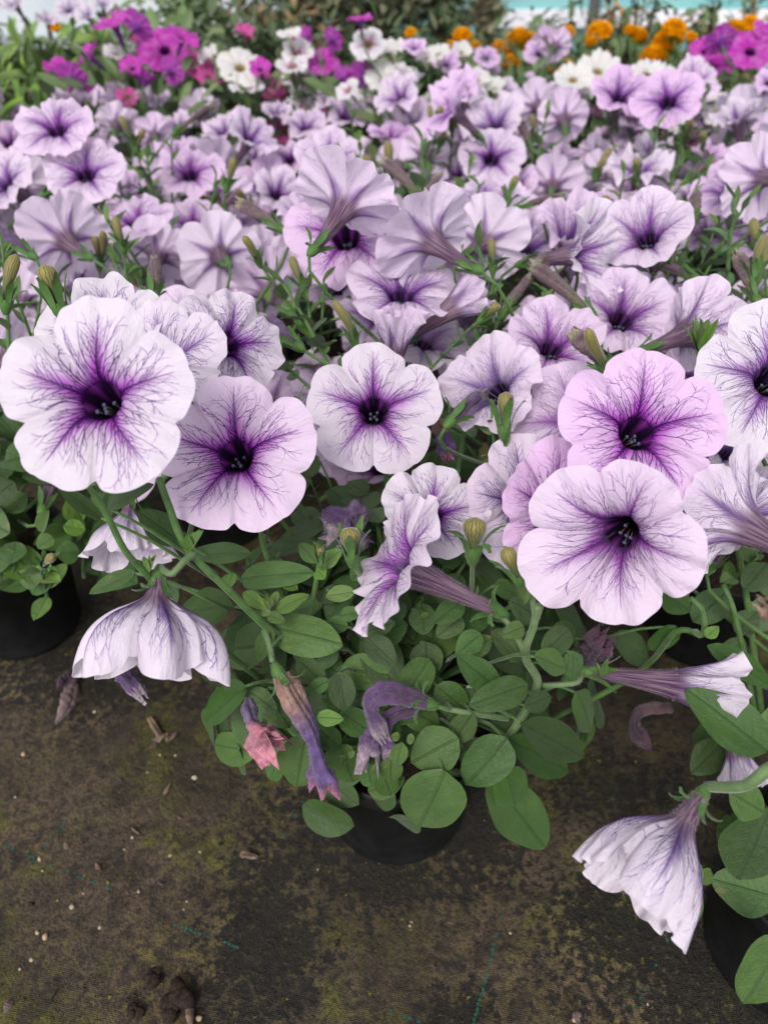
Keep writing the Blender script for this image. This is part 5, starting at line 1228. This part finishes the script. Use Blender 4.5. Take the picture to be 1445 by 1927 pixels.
BF = [('purple', 310, 92, 95, (.05, .2), 'purple', 0), ('purple', 215, 45, 80, (-.2, .6), 'purple', 1), ('purple', 260, 50, 60, (.3, .6, -.3), 'purple', 1), ('purple', 170, 108, 55, (-.6, .3), 'purple', 2), ('purple', 135, 150, 60, (-.3, .5, -.4), 'purple', 1), ('purple', 105, 128, 30, (0, .5), 'purple', 2), ('purple', 250, 128, 34, (0, .3), 'purple', 2), ('purple', 272, 152, 34, (0, .8, -.3), 'purple', 2),
 ('purple', 322, 135, 50, (.2, .5, -.5), 'purple', 1), ('purple', 180, 182, 40, (0, .6, -.4), 'purple', 2), ('purple', 345, 72, 60, (.5, .5), 'purple', 1), ('purple', 240, 181, 30, (0, .3), 'pink', 0), ('pink', 360, 183, 55, (-.1, .6), 'purple', 1), ('pink', 370, 120, 55, (.2, .4), 'pink', 0), ('pink', 395, 145, 50, (.3, .4), 'pink', 1), ('pink', 262, 78, 40, (0, .5), 'pink', 2), ('pink', 350, 115, 45, (-.2, .4), 'pink', 1), ('pink', 462, 62, 30, (0, .5), 'pink', 2),
 ('pink', 500, 150, 40, (.2, .4), 'pink', 0), ('pink', 515, 180, 45, (-.2, .5), 'pink', 1), ('pink', 490, 165, 36, (0, .5), 'pink', 2), ('white', 452, 125, 78, (.1, .25), 'white', 0), ('white', 465, 165, 60, (.1, .6), 'star', 1), ('white', 220, 100, 45, (.1, .5), 'white', 1), ('white', 545, 65, 42, (-.1, .6), 'white', 1), ('white', 560, 100, 55, (.1, .3), 'star', 1), ('white', 565, 150, 60, (0, .2), 'star', 0), ('white', 550, 125, 55, (0, .5), 'star', 1), ('white', 395, 105, 40, (-.4, .5), 'white', 2),
 ('white', 606, 115, 62, (.05, .15), 'purple', 0), ('white', 575, 75, 40, (-.4, .5, -.4), 'purple', 2), ('white', 625, 75, 40, (.4, .5, -.3), 'purple', 1), ('white', 490, 130, 40, (0, .3), 'purple', 2), ('white', 645, 150, 50, (.3, .4, -.4), 'purple', 1), ('cream', 678, 38, 50, (-.1, .75), 'purple', 1), ('cream', 693, 82, 58, (.0, .15), 'star', 0), ('cream', 690, 105, 45, (0, .5), 'star', 1), ('cream', 685, 150, 70, (0, .6, -.3), 'purple', 1), ('cream', 655, 170, 45, (-.5, .3), 'star', 1),
 ('cream', 740, 95, 48, (-.2, .6), 'white', 2), ('cream', 725, 150, 70, (0, .3), 'white', 1), ('cream', 755, 165, 60, (.3, .4), 'white', 2), ('cream', 780, 90, 34, (0, .4), 'pink2', 1), ('cream', 800, 110, 42, (-.2, .4), 'white', 2), ('cream', 680, 215, 45, (0, .3), 'white', 0), ('cream', 735, 200, 50, (0, .6), 'star', 1), ('cream', 770, 145, 55, (.2, .7), 'star', 2), ('cream', 840, 120, 52, (.1, .3), 'pink2', 1), ('cream', 825, 100, 40, (-.2, .5), 'white', 1),
 ('pinkw', 915, 108, 45, (.1, .3), 'pink2', 0), ('pinkw', 868, 98, 30, (0, .3), 'white', 2), ('pinkw', 1015, 100, 55, (.0, .2), 'pink2', 0), ('pinkw', 1045, 85, 55, (.2, .5, -.4), 'pink2', 1), ('pinkw', 1025, 70, 40, (-.2, .6, -.3), 'pink2', 1), ('pinkw', 925, 130, 36, (0, .6, -.4), 'pink2', 2),
 ('ivory', 1125, 132, 72, (0, .3), 'white', 1), ('ivory', 1078, 148, 64, (-.1, .3), 'white', 1), ('ivory', 1150, 150, 60, (.2, .6), 'white', 2), ('ivory', 1215, 138, 55, (-.1, .3), 'white', 1), ('ivory', 1245, 140, 55, (.1, .5), 'white', 1), ('ivory', 1070, 185, 60, (.2, .6), 'pink2', 2), ('ivory', 1095, 170, 60, (-.1, .6), 'white', 2), ('ivory', 930, 165, 45, (-.1, .5), 'white', 2), ('ivory', 900, 150, 45, (.2, .4), 'white', 2),
 ('magenta', 1345, 122, 95, (-.1, .55), 'purple', 1), ('magenta', 1412, 95, 90, (-.1, .2), 'purple', 0), ('magenta', 1325, 95, 60, (-.4, .3), 'purple', 1), ('magenta', 1355, 78, 60, (0, .6, -.3), 'purple', 1), ('magenta', 1440, 65, 60, (.2, .3), 'purple', 1), ('green', 1300, 262, 38, (0, .3), 'dark', 1), ('green', 1245, 232, 28, (0, .5), 'dark', 2), ('green', 1112, 215, 26, (0, .5), 'dark', 2), ('green', 1445, 155, 36, (-.2, .2), 'pink2', 1),
 ('g2', 130, 18, 50, (0, .3), 'lil', 0), ('g2', 90, 40, 40, (.2, .5), 'lil', 1), ('g2', 165, 30, 45, (-.2, .2), 'lil', 1), ('g2', 30, 10, 50, (-.2, .4), 'lil', 1), ('g2', 195, 10, 40, (.2, .4), 'lil', 1)]
BP['pink2'] = POOL[:3]; BP['lil'] = POOL[3:6]
for i, (key, px, py, W, n, kd, v) in enumerate(BF):
    pl = bgp[key]; r = RAY(px, py)
    yt = pl.y + rng.uniform(-.06, .06); d = yt / r.y
    pos = P(px, py, d)
    if pos.z < .2: pos.z = .2 
    sc = (W * (1.0 if kd == 'purple' else 1.12) / FPX * d) / .074; me = BP[kd][v]
    col = (.95, .5, .1, 1) if kd == 'pink2' else ((.15, .4, .9, 1) if kd == 'lil' else (rng.random() * .5, .75, .5, 1))
    put_flower(me, pos, NV(*n), rng.uniform(0, 6.28), pl, col, sc=max(.5, min(1.35, sc)), seed=i, stam=False)
# extra small blooms filling the far row
rng = random.Random(31)
for key, kd, n in (('purple', 'purple', 1), ('pink', 'pink', 4), ('white', 'star', 8), ('cream', 'white', 12), ('pinkw', 'pink2', 4), ('ivory', 'white', 6), ('magenta', 'purple', 3)):
    pl = bgp[key]
    for i in range(n):
        a_ = rng.uniform(0, 6.28); k = rng.uniform(.02, .12); pos = Vector((pl.x + k * math.cos(a_), pl.y + k * math.sin(a_), rng.uniform(.22, .29)))
        put_flower(rng.choice(BP[kd]), pos, NV(rng.uniform(-.5, .5), rng.uniform(.1, .7)), rng.uniform(0, 6.28), pl, (.7 if kd == 'pink2' else .2, .7, .3, 1), sc=rng.uniform(.7, .95), seed=i, stam=False)

# marigolds
M_MARI = simple('marigold_petal', (1.0, .47, .001), (1.0, .62, .006), 90, .6, .2, trans=.45)
M_MGREEN = simple('marigold_cup', (.07, .13, .03), (.12, .2, .05), 90, .6)
def marigold_mesh(seed):
    rr = random.Random(seed); A = Acc(); R = .026
    for ring in range(7):
        n = 5 + ring * 4; el = math.radians(84 - ring * 15)
        for i in range(n):
            a_ = i / n * 6.283 + ring * .4 + rr.uniform(-.12, .12); e = el + rr.uniform(-.12, .12)
            d = np.array([math.cos(a_) * math.cos(e), math.sin(a_) * math.cos(e), math.sin(e) * .75]); s_ = np.array([-math.sin(a_), math.cos(a_), 0])
            u_ = np.cross(d, s_); w_ = R * rr.uniform(.22, .34); l0, l1 = R * .45, R * rr.uniform(.88, 1.06)
            k = rr.uniform(.1, .35) * w_
            A.add([d * l0 - s_ * w_ * .3, d * l0 + s_ * w_ * .3, d * (l0 + l1) / 2 + s_ * w_ * .9 + u_ * k, d * l1 + s_ * w_ * .8 + u_ * -k, d * l1 * 1.04 + u_ * k, d * l1 - s_ * w_ * .8 - u_ * k, d * (l0 + l1) / 2 - s_ * w_ * .9 + u_ * k],
                  [(0, 1, 2, 6), (6, 2, 3, 5), (5, 3, 4)], 0)
    pr = [(.004, -.024), (.008, -.018), (.010, -.008), (.013, .0)]
    V, F = lathe(pr, 10); A.add(V, F, 1); V, F = ico((0, 0, -.001), R * .80, 2, (1, 1, .72)); A.add(V, F, 0)
    me = A.mesh('marigold_bloom', [M_MARI, M_MGREEN]); me['zb'] = -.022; me['bend'] = 0.0; me['hR'] = .026; return me
MG = [marigold_mesh(i) for i in range(4)]
ML = leafset(M_BGLEAF, [('narrow', .14, .10), ('narrow', .1, .2), ('narrow', .2, .05)], 5, 3, 80)
MP = [simple_plant(x, y, lab, 'marigold_plant', 'marigold plant', .31, .13, 150, ML, 20 + i, None, (.02, .04), (.2, .3), 8, .3) for i, (x, y, lab) in enumerate([
  (.28, 1.72, 'orange marigold plant behind the pale pink petunias'), (.50, 1.66, 'orange marigold plant with its tallest bloom below the grey post'), (.66, 1.58, 'orange marigold plant with the largest blooms, right of the grey post'), (.90, 1.66, 'orange marigold plant behind the magenta petunias at the right edge')])]
for m_ in MP: potb(m_.x, m_.y)
for i, (px, py, W, k) in enumerate([(870, 68, 36, 0), (975, 70, 42, 0), (1000, 75, 34, 0), (955, 100, 38, 0), (940, 92, 36, 0), (960, 118, 36, 0), (1062, 127, 34, 0), (1065, 62, 32, 1), (1127, 62, 48, 1), (1113, 80, 26, 1), (1200, 68, 38, 1), (1268, 55, 44, 2), (1255, 78, 56, 2), (1228, 108, 50, 2), (1380, 55, 40, 3), (1357, 84, 38, 3), (1410, 45, 34, 3), (1375, 100, 20, 3), (1028, 130, 18, 1), (772, 62, 22, 0), (895, 90, 30, 0), (850, 85, 22, 0), (1185, 58, 26, 1), (105, 52, 20, None), (1300, 70, 22, 2), (990, 92, 28, 0)]):
    pl = MP[k] if k is not None else bgp['g2']; r = RAY(px, py); d = (pl.y + rng.uniform(-.05, .05)) / r.y; pos = P(px, py, d)
    sc = (W * 1.0 / FPX * d) / .05
    f = obj('marigold_bloom', MG[i % 4], pl.r, rel(pl.r, frame(pos, NV(rng.uniform(-.3, .3), rng.uniform(.5, .9)), rng.uniform(0, 6), None, sc)))
    if k is not None: stalk_auto(pl, pos - UPV * .02 * sc, (0, 0, -1), .0016, seed=i)
# fern-like dry twigs along the wall on the right, hedge-like shrubs in the middle
def shrub(x, y, h, r, label, lset, seed, n=900, cat='shrub', name='shrub', L=(.02, .045), wf=.45, squash=1.0, lean=0, z0=0.0, gaps=0):
    root = thing(name, label, cat, (x, y, 0)); rr = random.Random(seed); A = Acc()
    base = lset[seed % len(lset)]; bv = np.array([v.co[:] for v in base.vertices]); bf = [list(p.vertices) for p in base.polygons]
    uvs = np.array([l.uv[:] for l in base.uv_layers['leaf'].data]); li = [l.vertex_index for l in base.loops]; uvv = np.zeros((len(bv), 2)); 
    for a_, b_ in zip(li, uvs): uvv[a_] = b_
    cl = [(rr.uniform(-1, 1) * r * .7, rr.uniform(-1, 1) * r * .5, z0 + (h - z0) * rr.uniform(.12, .95), rr.uniform(.3, .55) * r) for _ in range(max(8, int(h / r * 7)))]
    U = []
    for i in range(n):
        c = cl[rr.randrange(len(cl))]; p = np.array([rr.gauss(c[0], c[3] * .6), rr.gauss(c[1], c[3] * .6), rr.gauss(c[2], c[3] * .6)])
        if p[2] < 0: continue
        l = rr.uniform(*L); a_ = rr.uniform(0, 6.28); e = rr.uniform(-.6, 1.2)
        X = np.array([math.cos(a_) * math.cos(e), math.sin(a_) * math.cos(e), math.sin(e)]); Y = np.cross([rr.uniform(-.3, .3), rr.uniform(-.3, .3), 1], X); Y /= np.linalg.norm(Y) + 1e-9; Zz = np.cross(X, Y)
        A.add(bv[:, :1] * X * l + bv[:, 1:2] * Y * l * wf + bv[:, 2:] * Zz * l + p, bf); U.append(uvv)
    me = mesh('crown', np.concatenate(A.v), A.f, base.materials[0], uvs={'leaf': np.concatenate(U)}); o = obj('crown', me, root); o['kind'] = 'stuff'
    T = Acc()
    for c in cl: 
        V, F = tube(smoothpath([(0, 0, 0), (c[0] * .4, c[1] * .4, c[2] * .6), c[:3]], 4), np.linspace(.008, .002, 9), 5); T.add(V, F)
    obj('branches', T.mesh('branches', simple('bark' + str(seed), (.10, .07, .045), (.17, .13, .09), 60, .8)), root)
SB = leafset(M_SHRUB, [('ovate', .14, .1), ('narrow', .1, .2)], 4, 3, 90); RB = leafset(M_RUST, [('ovate', .14, .1)], 4, 3, 95); GB_ = leafset(M_BGLEAF, [('ovate', .14, .1)], 4, 3, 97)
def sx_(px, y, py=60): return (px - 722.5) / FPX * (y / RAY(px, py).y)
shrub(sx_(440, 2.0), 2.0, .33, .20, 'loose green shrub behind the pink petunias', GB_, 1, 1500)
shrub(sx_(560, 2.15), 2.15, .55, .20, 'brownish green shrub left of the middle at the back', SB, 2, 1700)
shrub(sx_(520, 1.85), 1.85, .37, .10, 'rusty tinged low shrub behind the white starred blooms', RB, 3, 420)
shrub(sx_(680, 2.15), 2.15, .60, .19, 'dense olive shrub at the back, left of the blue green post', SB, 4, 1900)
shrub(sx_(760, 2.3), 2.3, .62, .15, 'darker olive shrub touching the blue green post', GB_, 5, 1500)
shrub(sx_(838, 2.3), 2.3, .70, .055, 'slim dark green column of foliage beside the blue green post', GB_, 6, 800)
shrub(sx_(915, 2.3), 2.3, .72, .070, 'slim olive column of foliage left of the white rail', SB, 7, 900)
shrub(sx_(300, 2.2), 2.2, .22, .18, 'low green shrub in front of the pale plastic at upper left', GB_, 8, 900)
shrub(sx_(30, 1.9), 1.9, .33, .14, 'green shrub in the upper left corner', GB_, 9, 1000)
shrub(sx_(640, 1.80), 1.80, .33, .16, 'low green bedding foliage behind the white and purple blooms', GB_, 10, 1100)
shrub(sx_(420, 1.75), 1.75, .32, .15, 'low green bedding foliage behind the pink blooms', GB_, 11, 1000)
shrub(sx_(800, 1.80), 1.80, .30, .13, 'low green bedding foliage left of the first marigolds', GB_, 12, 900)
for i, px in enumerate((1045, 1150, 1205, 1290, 1330, 1420)):
    shrub(sx_(px, 2.15, 40), 2.15, .30 + .03 * (i % 3), .05, ['dry twiggy plant left of the grey post', 'rusty seed head plant just right of the grey post', 'pale rusty twiggy plant standing in front of the white rail', 'bronze twiggy plant behind the largest marigolds', 'bronze twiggy plant second from the right', 'bronze twiggy plant at the right edge'][i], RB if i else GB_, 20 + i, 110, 'twiggy plant', 'twiggy_plant', (.015, .03), .6)
shrub(sx_(1180, 2.0), 2.0, .21, .30, 'low green foliage behind the marigolds in the middle right', GB_, 30, 1800)
shrub(sx_(1370, 2.0), 2.0, .21, .25, 'low green foliage behind the marigolds at the right', GB_, 31, 1500)
shrub(sx_(960, 2.0), 2.0, .21, .22, 'low green foliage behind the first marigolds', GB_, 32, 1300)

# ------------------------------------------------------------------ GREENHOUSE WALL
def box(A, x0, x1, y0, y1, z0, z1, mi=0):
    A.add([(x0, y0, z0), (x1, y0, z0), (x1, y1, z0), (x0, y1, z0), (x0, y0, z1), (x1, y0, z1), (x1, y1, z1), (x0, y1, z1)], [(3, 2, 1, 0), (4, 5, 6, 7), (0, 1, 5, 4), (1, 2, 6, 5), (2, 3, 7, 6), (3, 0, 4, 7)], mi)
g = NG('teal_net'); c = g.coord(); s3 = g.n('ShaderNodeSeparateXYZ'); g.t.links.new(c, s3.inputs[0])
wv = g.math('MAXIMUM', g.math('SINE', g.mul(s3.outputs[0], 900)), g.math('SINE', g.mul(s3.outputs[2], 900)))
M_NET = g.fin(g.mix(g.smooth(g.noise(c, 3, 3), .3, .7), (.20, .47, .49), (.30, .60, .60)), .7, .2, .35)
M_RAIL = simple('white_paint', (.72, .70, .76), (.82, .80, .85), 8, .5)
M_GALV = simple('grey_steel', (.25, .26, .28), (.36, .37, .39), 20, .5)
M_TPOST = simple('blue_green_paint', (.16, .42, .45), (.26, .55, .56), 10, .5)
M_POLY = simple('milky_plastic', (.62, .70, .78), (.82, .84, .86), 4, .4, trans=.4)
YW = 3.5
wall = thing('greenhouse_wall', 'blue green netted greenhouse side wall with a white base rail behind the plants', 'greenhouse wall', (0, YW, 0))
def wob(x0, x1, z0, z1, y, n=60, m=12, amp=.012, seed=0):
    X, Zz = np.meshgrid(np.linspace(x0, x1, n), np.linspace(z0, z1, m)); Yy = y + amp * np.sin(X * 9 + seed) * np.sin(Zz * 6 + 1) + amp * .5 * np.sin(X * 31 + Zz * 5)
    return np.stack([X, Yy, Zz], -1).reshape(-1, 3), grid_faces(m, n)
V, F = wob(-.12, 4.0, .14, 2.4, .02); obj('net_panel', mesh('net_panel', V, F, M_NET), wall)
V, F = wob(-.12, 4.0, -.02, .085, .03, seed=2, amp=.004); obj('net_panel', mesh('net_panel', V, F, M_NET), wall)
A = Acc(); box(A, .38, 4.0, -.02, .02, .085, .140); obj('base_rail', A.mesh('base_rail', M_RAIL, False), wall)
xg = (1110 - 722.5) / FPX * (YW / RAY(1110, 20).y)
A = Acc(); V, F = tube([(xg, -.06, 0), (xg, -.06, 2.4)], .022, 12); A.add(V, F); obj('post', A.mesh('post', M_GALV), wall)
xg = (802 - 722.5) / FPX * (2.9 / RAY(802, 20).y)
A = Acc(); box(A, xg - .03, xg + .03, -.65, -.59, 0, 2.4); obj('post', A.mesh('post', M_TPOST, False), wall)
poly = thing('plastic_sheet', 'pale milky plastic sheet wall glowing behind the plants at upper left', 'plastic sheet', (0, YW, 0))
V, F = wob(-4, -.40, -.02, 2.4, .05, seed=4, amp=.02); obj('sheet', mesh('sheet', V, F, M_POLY), poly)
A = Acc(); box(A, -4, -.4, -.0, .03, .0, .05); obj('base_board', A.mesh('base_board', M_GALV, False), poly)
V, F = wob(-.40, -.12, -.02, 2.4, .06, seed=4, amp=.01, n=10); obj('net_panel', mesh('net_panel', V, F, M_NET), wall)
print('objects', len(bpy.data.objects), 'filled', nfill, 'plants', len(PLANTS))
